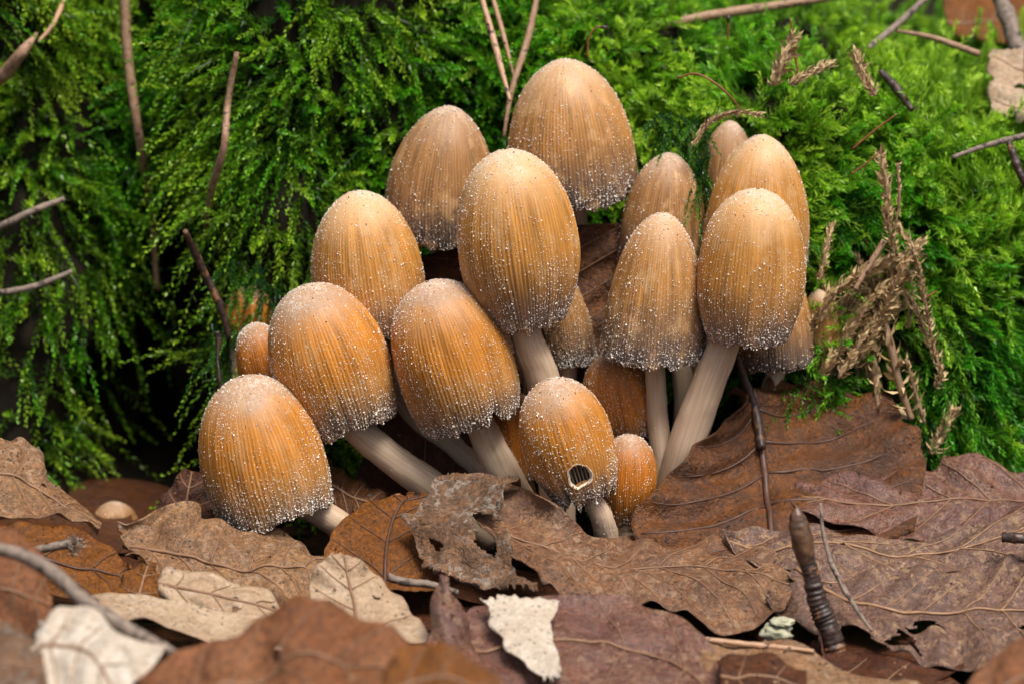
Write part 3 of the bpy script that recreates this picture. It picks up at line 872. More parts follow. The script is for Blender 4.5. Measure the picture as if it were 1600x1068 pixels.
def leaf(label, Lc, Mc, Rc, mat, seed, nu=60, nv=36, veins=7, vein_mat=None, wr=.06, cor=.03, rag=.03, holes=(), lift=0.0, side=None, midrib=True, edge=None, thick=.022, vslant=.16, vr=.013, mr=.03, group='fallen leaves on the ground', name='fallen_leaf', near=0.0):
    """leaf blade swept between a left edge, a middle line and a right edge (each a list of photo pixel + depth)"""
    Lc, Mc, Rc = [[(q[0], q[1], q[2] - near) for q in c] for c in (Lc, Mc, Rc)]
    Lp, Mp, Rp = resample(Lc, nu), resample(Mc, nu), resample(Rc, nu)
    def surf(u, v, rough=True):
        fu = np.clip(u, 0, 1) * (nu - 1)
        i = np.minimum(fu.astype(int), nu - 2)
        f = (fu - i)[..., None]
        a, m, b = [q[i] * (1 - f) + q[i + 1] * f for q in (Lp, Mp, Rp)]
        v_ = v[..., None]
        p = a * (v_ * (v_ - 1) / 2) + m * (1 - v_ ** 2) + b * (v_ * (v_ + 1) / 2)
        return p
    u = np.linspace(0, 1, nu)
    v = np.linspace(-1, 1, nv)
    U, Vv = np.meshgrid(u, v, indexing='ij')
    e = rag * (fbm(U * 7 + seed, Vv * 2, 0, seed, 4))
    Ve = Vv * (1 + e * np.abs(Vv) ** 3)
    Ue = U + rag * .5 * fbm(Vv * 6 + seed, U * 1.5, 3, seed, 4) * (np.abs(U - .5) * 2) ** 4
    def final(U_, V_):
        p = surf(U_, V_)
        h = 1e-3
        du = surf(U_ + h, V_) - surf(U_ - h, V_)
        dv = surf(U_, V_ + h) - surf(U_, V_ - h)
        n = unit(np.cross(du, dv))
        n = n * np.where((n[..., 2:] - n[..., 1:2] * .6) < 0, -1, 1)
        ph = 2 * np.pi * veins * (U_ - vslant * np.abs(V_))
        d = 1.3 * cor * np.cos(ph) * np.clip(np.abs(V_) * 2, 0, 1) if veins else 0
        d = d + wr * 1.7 * fbm(p[..., 0] * .8, p[..., 1] * .8, p[..., 2] * .8 + seed, seed, 3) + wr * .6 * fbm(p[..., 0] * 2.6, p[..., 1] * 2.6, p[..., 2] * 2.6 + seed, seed + 4, 2)
        d = d - mr * .8 * np.exp(-(V_ / .06) ** 2) * (1 if midrib else 0)
        if edge:
            d = d + edge * np.clip((np.abs(V_) - .75) / .25, 0, 1) ** 2 * (.4 + vnoise(U_ * 5, V_, 0, seed + 8))
        return p + n * (d + lift)[..., None], n
    V, nrm = final(Ue, Ve)
    F = grid_faces(nu, nv)
    cu, cv = U.ravel()[F].mean(1), Vv.ravel()[F].mean(1)
    keep = np.ones(len(F), bool)
    for (hu, hv, ru, rv) in holes:
        an = np.arctan2((cv - hv) / rv, (cu - hu) / ru)
        keep &= np.hypot((cu - hu) / ru, (cv - hv) / rv) > 1 + .25 * np.sin(3 * an + seed) + .15 * np.sin(5 * an)
    F = F[keep]
    VF = V.reshape(-1, 3)
    root = thing(name, [VF[:, 0].mean(), VF[:, 1].mean(), VF[:, 2].min()], label, 'leaf', group)
    bl = build('blade', VF, [F], LM[mat], root, uv=np.stack([U.ravel(), Vv.ravel() * .5 + .5], -1))
    md = bl.modifiers.new('thickness', 'SOLIDIFY')
    md.thickness = thick * S
    md.offset = -1
    vm = vein_mat or M_VEIN
    if group.startswith('fallen'):
        rr = np.random.default_rng(seed)
        q, w = rr.uniform(.05, .95, 34), rr.uniform(-.9, .9, 34)
        ok = np.ones(34, bool)
        for (hu, hv, ru, rv) in holes:
            ok &= np.hypot((q - hu) / ru, (w - hv) / rv) > 1.5
        pd, nd_ = final(q[ok], w[ok])
        DEBRIS.append((pd, nd_))
    lenm = np.linalg.norm(np.diff(Mp, axis=0), axis=1).sum()
    def vein(nm, uu, vv, r0, r1, nl):
        p, n = final(uu, vv)
        T, Fv, uvv = tube(p + n * (r0 * .6), [r0, (r0 + r1) * .5, r1], 6, nl)
        build(nm, T, Fv, vm, root, uv=uvv)
    if midrib:
        uu = np.linspace(.005, .985, 24)
        vein('midrib', uu, uu * 0, mr, mr * .45, 40)
    if veins:
        for k in range(veins):
            for sgn in (-1, 1):
                if side and sgn != side:
                    continue
                u0 = (k + .5) / veins * (1 - vslant * .7)
                uu = np.linspace(u0, min(u0 + vslant * 1.0 + .0, .985), 12)
                vv = sgn * np.linspace(.02, .94, 12) ** 1.05
                hid = any(np.any(np.hypot((uu - hu) / ru, (vv - hv) / rv) < 1.1) for hu, hv, ru, rv in holes)
                if not hid:
                    vein('side_vein', uu, vv, vr, vr * .4, 14)
    return root

# behind and among the mushrooms
leaf('large brown leaf standing upright behind the egg-shaped mushroom', [(650, 610, .7), (655, 500, .95), (655, 402, 1.1)], [(820, 620, .6), (820, 490, .95), (825, 362, 1.15)], [(985, 610, .7), (988, 470, .95), (985, 348, 1.15)],
     'rust', 31, veins=5, vein_mat=M_VEIN, wr=.05, vslant=.3, rag=.015)
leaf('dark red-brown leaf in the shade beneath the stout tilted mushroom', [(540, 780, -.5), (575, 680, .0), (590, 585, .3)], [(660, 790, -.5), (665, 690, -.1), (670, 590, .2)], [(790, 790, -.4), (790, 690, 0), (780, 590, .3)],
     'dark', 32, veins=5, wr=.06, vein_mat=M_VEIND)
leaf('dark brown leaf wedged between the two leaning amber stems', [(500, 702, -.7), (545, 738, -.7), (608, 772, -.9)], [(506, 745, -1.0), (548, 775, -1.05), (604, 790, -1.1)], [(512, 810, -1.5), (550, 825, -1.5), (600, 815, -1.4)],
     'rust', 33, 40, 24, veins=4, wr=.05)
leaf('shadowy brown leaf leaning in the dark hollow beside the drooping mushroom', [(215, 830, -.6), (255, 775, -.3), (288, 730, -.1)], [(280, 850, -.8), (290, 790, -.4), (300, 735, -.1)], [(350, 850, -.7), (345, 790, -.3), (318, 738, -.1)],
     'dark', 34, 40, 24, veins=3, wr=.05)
# right hand leaves
leaf('big rusty leaf with dark midrib leaning on the moss by the slanting stem', [(1165, 622, .2), (1108, 680, -1.0), (1042, 745, -1.55), (988, 812, -2.0), (1010, 890, -2.6)], [(1172, 612, .2), (1188, 690, -.35), (1198, 760, -1.0), (1205, 830, -1.9), (1210, 890, -2.6)],
     [(1200, 604, .45), (1300, 600, .55), (1405, 648, .25), (1450, 715, -.4), (1430, 830, -1.9)], 'rust', 35, 72, 56, veins=5, vein_mat=M_VEIND, wr=.08, cor=.05, vslant=.22, mr=.075, vr=.03, rag=.03, edge=.10)
leaf('glossy plum-brown leaf lying against the moss behind the budded twig', [(1242, 760, -.9), (1330, 742, -.7), (1450, 734, -.5), (1492, 710, -.25), (1600, 738, -.3), (1700, 755, -.4)], [(1235, 772, -1.2), (1350, 792, -1.4), (1460, 788, -1.3), (1530, 780, -1.2), (1610, 778, -1.1), (1700, 785, -1.1)],
     [(1250, 800, -1.7), (1350, 838, -2.0), (1450, 845, -2.1), (1520, 840, -2.0), (1600, 825, -1.9), (1700, 815, -1.8)], 'plum', 36, 64, 36, veins=6, vein_mat=M_VEIN, wr=.07, cor=.05, vslant=-.16, mr=.02)
leaf('curled brown leaf with a pointed turned-up tip behind the budded twig', [(1128, 836, -2.1), (1180, 822, -2.0), (1280, 822, -1.95), (1400, 838, -2.1), (1500, 828, -2.0), (1600, 800, -1.8), (1700, 780, -1.7)],
     [(1130, 838, -2.15), (1200, 852, -2.5), (1290, 850, -2.5), (1400, 862, -2.6), (1500, 858, -2.55), (1600, 838, -2.4), (1700, 828, -2.3)],
     [(1132, 840, -2.2), (1180, 882, -3.0), (1245, 890, -3.1), (1400, 905, -3.2), (1500, 900, -3.1), (1600, 885, -3.0), (1700, 875, -2.9)], 'speck', 37, 72, 32, veins=6, vein_mat=M_VEINP, wr=.06, cor=.035, edge=.10, mr=.025)
leaf('speckled glossy brown leaf with ragged holes around the budded twig', [(1262, 850, -2.8), (1330, 872, -3.0), (1420, 884, -3.2), (1520, 884, -3.2), (1600, 866, -3.0), (1700, 855, -2.9)],
     [(1240, 885, -3.2), (1330, 930, -3.9), (1420, 950, -4.15), (1520, 955, -4.2), (1610, 950, -4.1), (1700, 950, -4.1)],
     [(1190, 935, -3.9), (1262, 985, -4.5), (1400, 1012, -5.1), (1480, 1045, -5.7), (1600, 1062, -6.0), (1720, 1065, -6.1)], 'speck', 38, 84, 52, veins=7, vein_mat=M_VEINP, wr=.10, cor=.05, rag=.06,
     holes=((.46, .30, .055, .12), (.83, .28, .07, .10), (.42, .78, .05, .16), (.30, .95, .07, .16)), edge=.08)
# centre front
leaf('big cinnamon leaf arching in front of the holed mushroom', [(700, 748, -1.7), (790, 752, -1.8), (868, 788, -2.5), (930, 838, -2.5), (1010, 828, -1.9), (1090, 840, -1.9), (1180, 858, -2.3), (1238, 892, -2.9)],
     [(755, 822, -2.8), (830, 845, -3.1), (900, 878, -3.2), (960, 890, -3.2), (1040, 885, -3.0), (1120, 892, -3.1), (1190, 908, -3.3), (1238, 925, -3.5)],
     [(850, 918, -4.3), (885, 930, -4.4), (940, 938, -4.4), (1000, 940, -4.3), (1060, 955, -4.4), (1130, 980, -4.6), (1180, 980, -4.4), (1228, 955, -4.0)], 'cinnamon', 39, 90, 52, veins=7, vein_mat=M_VEIN, wr=.10, cor=.03, rag=.04, vslant=.2, mr=.02, edge=.06)
leaf('torn grey rotting leaf scrap beside the big cinnamon leaf', [(692, 752, -1.8), (650, 808, -2.4), (638, 828, -2.6), (662, 880, -3.2), (692, 895, -3.4)], [(742, 748, -1.8), (722, 800, -2.5), (716, 850, -3.1), (735, 892, -3.5), (770, 918, -4.1)], [(805, 758, -2.0), (795, 800, -2.7), (792, 850, -3.3), (815, 895, -3.9), (850, 922, -4.4)],
     'grey', 40, 56, 44, veins=3, wr=.12, cor=.02, rag=.14, lift=.10, holes=((.42, .62, .13, .30), (.55, -.45, .05, .12)), midrib=False, edge=.12)
leaf('dark orange-brown veined leaf upright under the curved stem', [(505, 900, -3.0), (512, 852, -2.5), (560, 795, -1.8), (620, 770, -1.5)], [(600, 925, -3.4), (606, 845, -2.4), (625, 790, -1.8), (655, 768, -1.5)], [(705, 915, -3.3), (708, 850, -2.5), (705, 795, -1.9), (690, 768, -1.6)],
     'orange', 41, 56, 40, veins=4, vein_mat=M_VEIND, wr=.06, cor=.02, vslant=.25)
leaf('wrinkled tan leaf under the drooping amber mushroom', [(183, 826, -2.7), (215, 820, -2.65), (285, 792, -2.4), (312, 818, -2.5), (360, 838, -2.5), (440, 822, -2.3), (484, 850, -2.5), (502, 885, -2.9)],
     [(195, 845, -3.0), (250, 862, -3.1), (300, 868, -3.2), (350, 882, -3.35), (410, 880, -3.3), (450, 885, -3.3), (482, 895, -3.3), (502, 908, -3.4)],
     [(215, 875, -3.4), (262, 918, -4.1), (320, 935, -4.3), (380, 948, -4.5), (430, 955, -4.5), (465, 955, -4.5), (490, 940, -4.1), (502, 925, -3.8)], 'tan', 42, 80, 48, veins=6, vein_mat=M_VEIN, wr=.14, cor=.04, rag=.04, edge=.10)
leaf('curled orange leaf with pale rim at the edge of the hollow', [(-90, 828, -3.6), (0, 818, -3.4), (40, 812, -3.3), (140, 830, -3.1), (185, 862, -3.3), (208, 898, -3.6)], [(-90, 870, -4.1), (0, 866, -3.9), (50, 862, -3.8), (140, 880, -3.7), (185, 897, -3.75), (205, 915, -3.8)], [(-90, 915, -4.8), (0, 918, -4.7), (60, 910, -4.5), (150, 935, -4.5), (182, 940, -4.4), (200, 938, -4.2)],
     'orange', 43, 60, 32, veins=5, vein_mat=M_VEIND, wr=.07, edge=.10)
leaf('small orange leaf curl standing beside the wrinkled tan leaf', [(178, 940, -4.3), (190, 905, -3.95), (215, 876, -3.6)], [(215, 945, -4.5), (222, 910, -4.1), (232, 875, -3.65)], [(258, 945, -4.4), (258, 912, -4.0), (246, 880, -3.65)],
     'orange', 44, 32, 24, veins=2, wr=.04, rag=.06)
leaf('folded grey-tan leaf propped at the foot of the left moss', [(-90, 672, -2.0), (5, 694, -1.8), (42, 692, -1.7), (72, 742, -1.9), (152, 826, -2.5)], [(-90, 740, -2.5), (0, 735, -2.5), (50, 758, -2.4), (92, 792, -2.6), (152, 832, -2.8)], [(-90, 812, -3.2), (0, 808, -3.1), (60, 815, -3.1), (100, 828, -3.1), (152, 840, -3.0)],
     'tan', 45, 60, 36, veins=4, vein_mat=M_VEIN, wr=.09, edge=.08)
leaf('pale rolled leaf lying in front of the wrinkled tan leaf', [(244, 908, -4.6), (275, 897, -4.5), (330, 906, -4.5), (400, 930, -4.6), (445, 950, -4.8)], [(246, 915, -4.95), (290, 920, -5.0), (340, 934, -5.05), (400, 945, -5.05), (445, 957, -5.05)], [(248, 928, -5.0), (290, 952, -5.25), (340, 968, -5.35), (390, 970, -5.3), (445, 966, -5.2)],
     'beige', 46, 48, 28, veins=3, wr=.05, edge=.06, holes=((.62, .45, .035, .12),))
leaf('long beige leaf with wavy edge crossing under the blurred grey twig', [(140, 922, -5.0), (240, 940, -5.2), (330, 964, -5.4), (420, 964, -5.4), (490, 955, -5.3)], [(150, 940, -5.5), (240, 960, -5.7), (330, 982, -5.85), (420, 984, -5.9), (490, 975, -5.8)], [(160, 965, -6.1), (240, 985, -6.3), (330, 1002, -6.4), (420, 1004, -6.4), (490, 998, -6.3)],
     'beige', 47, 48, 24, veins=0, wr=.06, edge=.08, midrib=False)
leaf('pale tan leaf sticking up behind the red-brown foreground leaf', [(470, 1010, -6.3), (485, 945, -5.6), (490, 892, -5.15), (518, 866, -4.9)], [(560, 1010, -6.2), (555, 950, -5.5), (545, 900, -5.1), (536, 866, -4.85)], [(680, 1000, -6.0), (645, 955, -5.4), (602, 905, -5.0), (560, 872, -4.85)],
     'beige', 48, 48, 36, veins=4, vein_mat=M_VEIN, wr=.08, vslant=.2, holes=((.45, .5, .03, .06),))
# front row
leaf('plain brown leaf in the corner beneath the blurred grey twig', [(-90, 826, -5.6), (0, 824, -5.5), (42, 850, -5.6), (82, 932, -6.0)], [(-90, 920, -6.4), (0, 920, -6.3), (45, 932, -6.3), (82, 948, -6.2)], [(-90, 1015, -7.2), (0, 1005, -7.1), (40, 990, -6.9), (78, 965, -6.5)],
     'redbrown', 49, 40, 28, veins=3, wr=.08, near=2.0)
leaf('blurred whitish leaf standing in the front left corner', [(62, 968, -7.1), (100, 943, -7.0), (150, 953, -7.05), (186, 1000, -7.4), (205, 1080, -8.1)], [(50, 1012, -7.6), (95, 1010, -7.6), (130, 1020, -7.7), (155, 1060, -8.1), (175, 1120, -8.6)], [(40, 1080, -8.5), (80, 1095, -8.6), (100, 1105, -8.6), (120, 1120, -8.8), (145, 1150, -9)],
     'white', 50, 40, 28, veins=3, wr=.10, near=2.8)
leaf('blurred dark grey leaf flat in the front left corner', [(-90, 975, -7.0), (0, 965, -6.9), (60, 985, -7.1)], [(-90, 1040, -8.0), (0, 1035, -8.0), (70, 1035, -8.0)], [(-90, 1120, -9.3), (0, 1120, -9.3), (80, 1110, -9.2)], 'grey', 51, 32, 24, veins=2, wr=.08, near=2.8)
leaf('small white leaf point in front of the long beige leaf', [(185, 985, -6.7), (190, 1020, -7.1), (200, 1062, -7.8)], [(215, 990, -6.7), (220, 1025, -7.2), (205, 1063, -7.8)], [(262, 1005, -6.9), (245, 1035, -7.3), (210, 1064, -7.8)], 'white', 52, 28, 20, veins=0, wr=.05, midrib=False, near=2.8)
leaf('large blurred red-brown leaf arching in the foreground', [(215, 1070, -8.0), (290, 1012, -7.7), (370, 980, -7.5), (455, 950, -7.3), (560, 963, -7.4), (640, 988, -7.5), (705, 1005, -7.6)], [(230, 1095, -8.5), (300, 1060, -8.4), (380, 1035, -8.3), (460, 1012, -8.2), (560, 1020, -8.2), (640, 1040, -8.3), (715, 1052, -8.4)], [(250, 1160, -9.5), (320, 1150, -9.5), (400, 1140, -9.5), (480, 1135, -9.5), (560, 1135, -9.5), (650, 1140, -9.5), (720, 1140, -9.5)],
     'redbrown', 53, 56, 36, veins=5, wr=.14, holes=((.44, -.12, .016, .07),), near=2.8)
leaf('blurred bright orange leaf tip nearest the foreground arch', [(595, 1050, -9.0), (650, 1012, -8.8), (700, 1010, -8.8), (755, 1045, -9.0), (800, 1090, -9.3)], [(600, 1085, -9.4), (655, 1060, -9.3), (700, 1058, -9.3), (750, 1080, -9.4), (795, 1110, -9.6)], [(605, 1140, -10), (660, 1130, -10), (705, 1130, -10), (750, 1140, -10), (790, 1150, -10)],
     'orange', 54, 36, 24, veins=3, wr=.08, near=2.8)
leaf('purplish brown domed leaf carrying the white flake', [(700, 985, -5.8), (760, 938, -5.2), (860, 922, -5.0), (970, 925, -5.0), (1050, 955, -5.3), (1110, 1000, -5.9), (1155, 1075, -7.0)], [(690, 1030, -6.5), (780, 1012, -6.2), (870, 1000, -6.05), (960, 1000, -6.05), (1040, 1022, -6.3), (1100, 1065, -7.0), (1150, 1120, -7.8)], [(680, 1100, -7.6), (780, 1125, -8.0), (880, 1130, -8.0), (960, 1130, -8.0), (1040, 1135, -8.0), (1100, 1150, -8.3), (1145, 1170, -8.6)],
     'plum', 55, 64, 40, veins=5, wr=.08, vein_mat=M_VEIN, vslant=-.1)
leaf('dark purple curled leaf edge rising beside the white flake', [(662, 1040, -6.8), (674, 965, -6.2), (687, 897, -5.8)], [(702, 1045, -7.0), (704, 975, -6.4), (694, 900, -5.85)], [(755, 1050, -6.7), (738, 990, -6.2), (700, 905, -5.8)],
     'plum', 56, 36, 24, veins=2, wr=.05, midrib=False)
leaf('torn white leaf flake lying on the purplish domed leaf', [(752, 938, -5.55), (772, 985, -6.1), (808, 1030, -6.75), (850, 1064, -7.2)], [(810, 936, -5.5), (825, 985, -6.15), (840, 1028, -6.75), (866, 1064, -7.2)], [(870, 940, -5.5), (860, 990, -6.15), (872, 1030, -6.75), (880, 1050, -7.1)],
     'white', 57, 40, 28, veins=0, wr=.04, rag=.12, midrib=False, lift=.06)
leaf('narrow tan leaf curling under the speckled leaf, over dark gaps', [(1085, 998, -5.5), (1200, 1008, -5.6), (1275, 1030, -5.9), (1345, 1055, -6.3), (1440, 1068, -6.6)], [(1090, 1015, -5.9), (1200, 1028, -6.1), (1270, 1050, -6.4), (1340, 1075, -6.8), (1430, 1090, -7.2)], [(1100, 1050, -6.6), (1200, 1060, -6.8), (1265, 1085, -7.1), (1330, 1110, -7.5), (1420, 1125, -7.9)],
     'tan', 58, 48, 24, veins=0, wr=.07, midrib=False, edge=.08)
leaf('blurred red-brown leaf in the front right corner', [(1500, 1085, -8.2), (1540, 1032, -7.9), (1600, 1000, -7.6), (1700, 985, -7.5)], [(1520, 1110, -8.7), (1560, 1075, -8.4), (1620, 1050, -8.2), (1700, 1040, -8.1)], [(1540, 1160, -9.5), (1590, 1150, -9.4), (1650, 1140, -9.3), (1700, 1130, -9.2)],
     'redbrown', 59, 36, 24, veins=2, wr=.08, near=2.8)
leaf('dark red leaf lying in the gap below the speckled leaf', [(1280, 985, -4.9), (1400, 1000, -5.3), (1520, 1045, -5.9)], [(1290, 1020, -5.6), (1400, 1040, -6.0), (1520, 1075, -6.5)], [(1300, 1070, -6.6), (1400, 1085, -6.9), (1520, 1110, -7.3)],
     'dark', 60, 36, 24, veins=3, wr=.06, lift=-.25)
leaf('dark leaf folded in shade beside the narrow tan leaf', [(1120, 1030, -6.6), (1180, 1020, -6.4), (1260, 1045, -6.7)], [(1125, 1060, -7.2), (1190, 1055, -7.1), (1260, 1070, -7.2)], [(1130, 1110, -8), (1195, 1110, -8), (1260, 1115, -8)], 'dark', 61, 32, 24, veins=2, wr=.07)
# far leaves on the bank
leaf('blurred dark orange leaf on top of the bank', [(1470, -30, 9.5), (1560, -45, 10), (1680, -40, 10)], [(1480, 30, 8.5), (1560, 25, 8.5), (1680, 30, 8.5)], [(1500, 55, 8), (1570, 70, 7.8), (1680, 75, 7.8)],
     'orange', 62, 32, 24, veins=3, wr=.10, group='leaves on the mossy bank')
leaf('split grey-tan leaf scrap resting on the mossy bank', [(1552, 190, 3.6), (1545, 130, 4.2), (1548, 78, 4.8)], [(1610, 195, 3.6), (1605, 130, 4.1), (1600, 80, 4.8)], [(1690, 200, 3.6), (1690, 130, 4.2), (1690, 85, 4.8)],
     'beige', 63, 40, 32, veins=3, wr=.10, rag=.14, holes=((.02, -.45, .16, .12), (.5, .1, .05, .35)), group='leaves on the mossy bank')

# crumbs of soil and moss lying on the leaves
rs = np.random.default_rng(404)
for lab, mt, pick in (('dark soil crumbs scattered over the fallen leaves', M_TWIGD, 0), ('pale plant crumbs scattered over the fallen leaves', M_VEINP, 1)):
    pd = np.vstack([a[pick::2] for a, b in DEBRIS])
    nd_ = np.vstack([b[pick::2] for a, b in DEBRIS])
    V, F = specks(pd + nd_ * .008, nd_, np.clip(rs.lognormal(-4.1, .5, len(pd)), .008, .05), rs)
    tag(build('leaf_crumbs', V, [F], mt, smooth=False, kind='stuff'), lab, 'crumbs')

# deep litter under everything: too many and too hidden to count
rs = np.random.default_rng(77)
LV, LFc, LUV, off = [], [], [], 0
n = 0
while n < 520:
    x, y = rs.uniform(-24, 24), rs.uniform(-24, 3.5)
    n += 1
    ln, wd = rs.uniform(2.2, 4.2), rs.uniform(1.0, 2.0)
    a = rs.uniform(0, 6.28)
    tx, ty = rs.normal(0, .22, 2)
    inside = (abs(x) < 10.5 and -10.5 < y)
    zz = -1.1 + (rs.uniform(0, .25) if inside else rs.uniform(.2, 1.1))
    if not inside:
        ln *= 1.3
    uu, vv = np.meshgrid(np.linspace(0, 1, 9), np.linspace(-1, 1, 7), indexing='ij')
    w = np.sin(np.pi * np.clip(uu * .92 + .04, 0, 1)) ** .7
    lx, ly = (uu - .5) * ln, vv * w * wd * .5
    lz = .25 * (np.abs(vv) * w) ** 2 * rs.uniform(-.6, 1) + .4 * (uu - .5) ** 2 * rs.uniform(-1, 1) + .06 * fbm(lx, ly, n, 5, 2)
    if inside:
        lz = lz * .35
        tx, ty = tx * .2, ty * .2
    zz_ = zz + lz + lx * tx + ly * ty
    X, Yy = x + lx * math.cos(a) - ly * math.sin(a), y + lx * math.sin(a) + ly * math.cos(a)
    LV.append(np.stack([X, Yy, zz_], -1).reshape(-1, 3))
    LFc.append(grid_faces(9, 7) + off)
    off += 63
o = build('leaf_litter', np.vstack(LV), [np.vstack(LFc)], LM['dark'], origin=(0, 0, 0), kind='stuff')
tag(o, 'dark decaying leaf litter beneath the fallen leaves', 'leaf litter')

# ------------------------------------------------------------------ twigs, needles, straws
def stick(name, label, cat, pts, w, mat, group=None, rough=.12, nl=40, nseg=9, seed=1, onbank=None):
    w = w if isinstance(w, (list, tuple)) else [w]
    if onbank is not None:
        pts = [(q[0], q[1], bank_y(q[0], q[1], onbank)) for q in pts]
    pp = [P(*q) for q in pts]
    ww = [q * .5 * scale_at(pts[0][2]) for q in w]
    if len(ww) == 1:
        ww = ww * 2
    V, F, uv = tube(pp, ww, nseg, nl, rough, seed)
    o = build(name, V, F, mat, uv=uv)
    return tag(o, label, cat, group)

PN = 'dry pine needles over the mushrooms'
stick('pine_needle', 'black-flecked dry pine needle pointing at the gap between tall caps', 'needle', [(748, -20, 3.2), (765, 40, 2.8), (780, 95, 2.4), (797, 158, 1.9)], [8, 10, 10, 5], M_NEEDLE, PN, .06, seed=3)
stick('pine_needle', 'thin dry pine needle crossing behind the black-flecked one', 'needle', [(765, -20, 3.6), (785, 50, 3.3), (803, 120, 3.0)], [6, 8, 4], M_NEEDLE, PN, .05, seed=4)
stick('pine_needle', 'reddish pine needle slanting down behind the tallest cap', 'needle', [(842, -20, 3.3), (825, 60, 2.9), (800, 140, 2.5), (787, 215, 2.2)], [9, 11, 9, 5], M_STRAW, PN, .05, seed=5)
ST = 'dry straws and stalks on the moss'
stick('straw', 'long upright brown straw hanging down the left moss', 'straw', [(193, -30, 3.2), (200, 90, 3.3), (218, 220, 3.4), (236, 330, 3.4), (246, 455, 3.4)], [15, 16, 14, 13, 9], M_STRAW, ST, .12, seed=6, onbank=2.0)
stick('straw', 'shorter bent pale straw beside the long upright one', 'straw', [(370, 82, 2.9), (356, 160, 2.6), (350, 230, 2.3), (330, 300, 2.0), (320, 372, 1.7)], [8, 11, 12, 12, 7], M_STRAW, ST, .12, seed=7, onbank=1.7)
stick('twig', 'thick grey twig stub poking out of the left moss', 'twig', [(-60, 375, 1.0), (0, 354, 1.2), (50, 330, 1.5), (100, 311, 1.8)], [11, 12, 11, 9], M_TWIGG, ST, .1, seed=8, onbank=1.15)
stick('twig', 'curved pale twig below the thick grey stub', 'twig', [(-60, 456, 1.0), (0, 457, 1.2), (55, 447, 1.5), (113, 424, 1.9)], [9, 10, 10, 8], M_TWIGG, ST, .08, seed=9, onbank=1.15)
stick('straw', 'broad brown dry blade high on the left moss', 'straw', [(-30, 150, 2.0), (5, 118, 2.2), (35, 82, 2.4), (58, 52, 2.6)], [12, 20, 18, 5], M_STRAW, ST, .15, seed=10, onbank=1.15)
stick('straw', 'thin reddish stalk above the broad dry blade', 'straw', [(60, 66, 2.7), (82, 40, 2.8), (98, 5, 2.9), (104, -20, 2.9)], [5, 8, 8, 6], M_NEEDLE, ST, .1, seed=11, onbank=1.15)
stick('twig', 'dark twig with orange tip stuck in moss near the ochre cap', 'twig', [(289, 360, .3), (305, 395, .5), (322, 432, .6), (345, 480, .6), (358, 530, .6)], [9, 13, 12, 13, 8], M_TWIGD, ST, .18, seed=12)
stick('twig', 'slender dark stalk with bud tip beside the small glossy button', 'twig', [(339, 518, -.2), (341, 532, -.2), (340, 560, -.3), (343, 590, -.4), (346, 640, -.4)], [9, 10, 5, 6, 7], M_TWIGD, ST, .2, seed=13)
stick('straw', 'long brown straw lying across the top of the moss', 'straw', [(1015, 46, 4.5), (1100, 26, 4.8), (1200, 11, 5.1), (1330, -8, 5.4)], [11, 15, 15, 10], M_STRAW, ST, .1, seed=14)
stick('straw', 'slanting pale straw on the bank behind the bright moss', 'straw', [(1355, 76, 4.0), (1400, 40, 4.6), (1460, -15, 5.2)], [9, 11, 10], M_TWIGG, ST, .08, seed=15)
stick('straw', 'brown straw tapering towards the grey-tan leaf scrap', 'straw', [(1400, 48, 4.6), (1460, 60, 4.3), (1530, 85, 4.0)], [5, 9, 11], M_STRAW, ST, .1, seed=16)
stick('twig', 'short dark twig sunk in moss below the slanting pale straw', 'twig', [(1376, 112, 2.7), (1400, 138, 2.4), (1425, 172, 2.0)], [10, 14, 9], M_TWIGD, ST, .15, seed=17)
stick('twig', 'grey twig resting on moss beneath the grey-tan leaf scrap', 'twig', [(1488, 246, 1.3), (1540, 228, 1.5), (1600, 212, 1.6), (1660, 196, 1.7)], [7, 9, 10, 9], M_TWIGG, ST, .1, seed=18)
stick('twig', 'thick grey forked twig beside the dark orange leaf on the bank', 'twig', [(1552, -30, 6.0), (1575, 30, 5.5), (1592, 80, 5.1), (1625, 110, 4.9)], [22, 26, 24, 20], M_TWIGG, ST, .2, seed=19)
stick('twig', 'reddish rough twig end on moss under the grey resting twig', 'twig', [(1576, 222, 1.0), (1588, 255, .9), (1600, 285, .8), (1620, 320, .8)], [9, 13, 11, 8], M_TWIGD, ST, .25, seed=20)
stick('straw', 'short pinkish straw across the dead moss stems', 'straw', [(1336, 452, .3), (1356, 418, .4), (1382, 376, .5)], [6, 9, 10], M_STRAW, ST, .08, seed=21)
GT = 'twigs among the fallen leaves'
stick('twig', 'long blurred grey twig crossing over the corner leaves', 'twig', [(-60, 852, -8.6), (20, 862, -8.7), (80, 892, -9.0), (140, 945, -9.3), (200, 982, -9.5), (275, 1022, -9.8)], [18, 22, 24, 26, 24, 16], M_TWIGG, GT, .08, seed=22)
stick('twig', 'fuzzy grey twig end poking from under the orange-brown veined leaf', 'twig', [(606, 900, -4.6), (630, 908, -4.6), (670, 912, -4.6), (715, 925, -4.5)], [14, 14, 12, 10], M_TWIGG, GT, .2, seed=23)
stick('twig', 'reddish thin twig lying under the speckled leaf', 'twig', [(1085, 995, -5.7), (1150, 1004, -5.75), (1210, 1010, -5.8), (1272, 1016, -5.9)], [7, 10, 9, 6], M_NEEDLE, GT, .25, seed=24)
stick('twig', 'dark twig stub lying on the curled brown leaf', 'twig', [(1566, 838, -3.1), (1600, 840, -3.2), (1660, 842, -3.2)], [17, 18, 17], M_TWIGD, GT, .12, seed=25)
e = thing('twig', P(25, 862, -4.9), 'small fuzzy-tipped twig lying on the curled orange leaf', 'twig', GT)
V, F, uv = tube([P(20, 864, -4.5), P(60, 858, -4.5), P(112, 848, -4.5)], [.05, .06, .07], 8, 30, .2, 5)
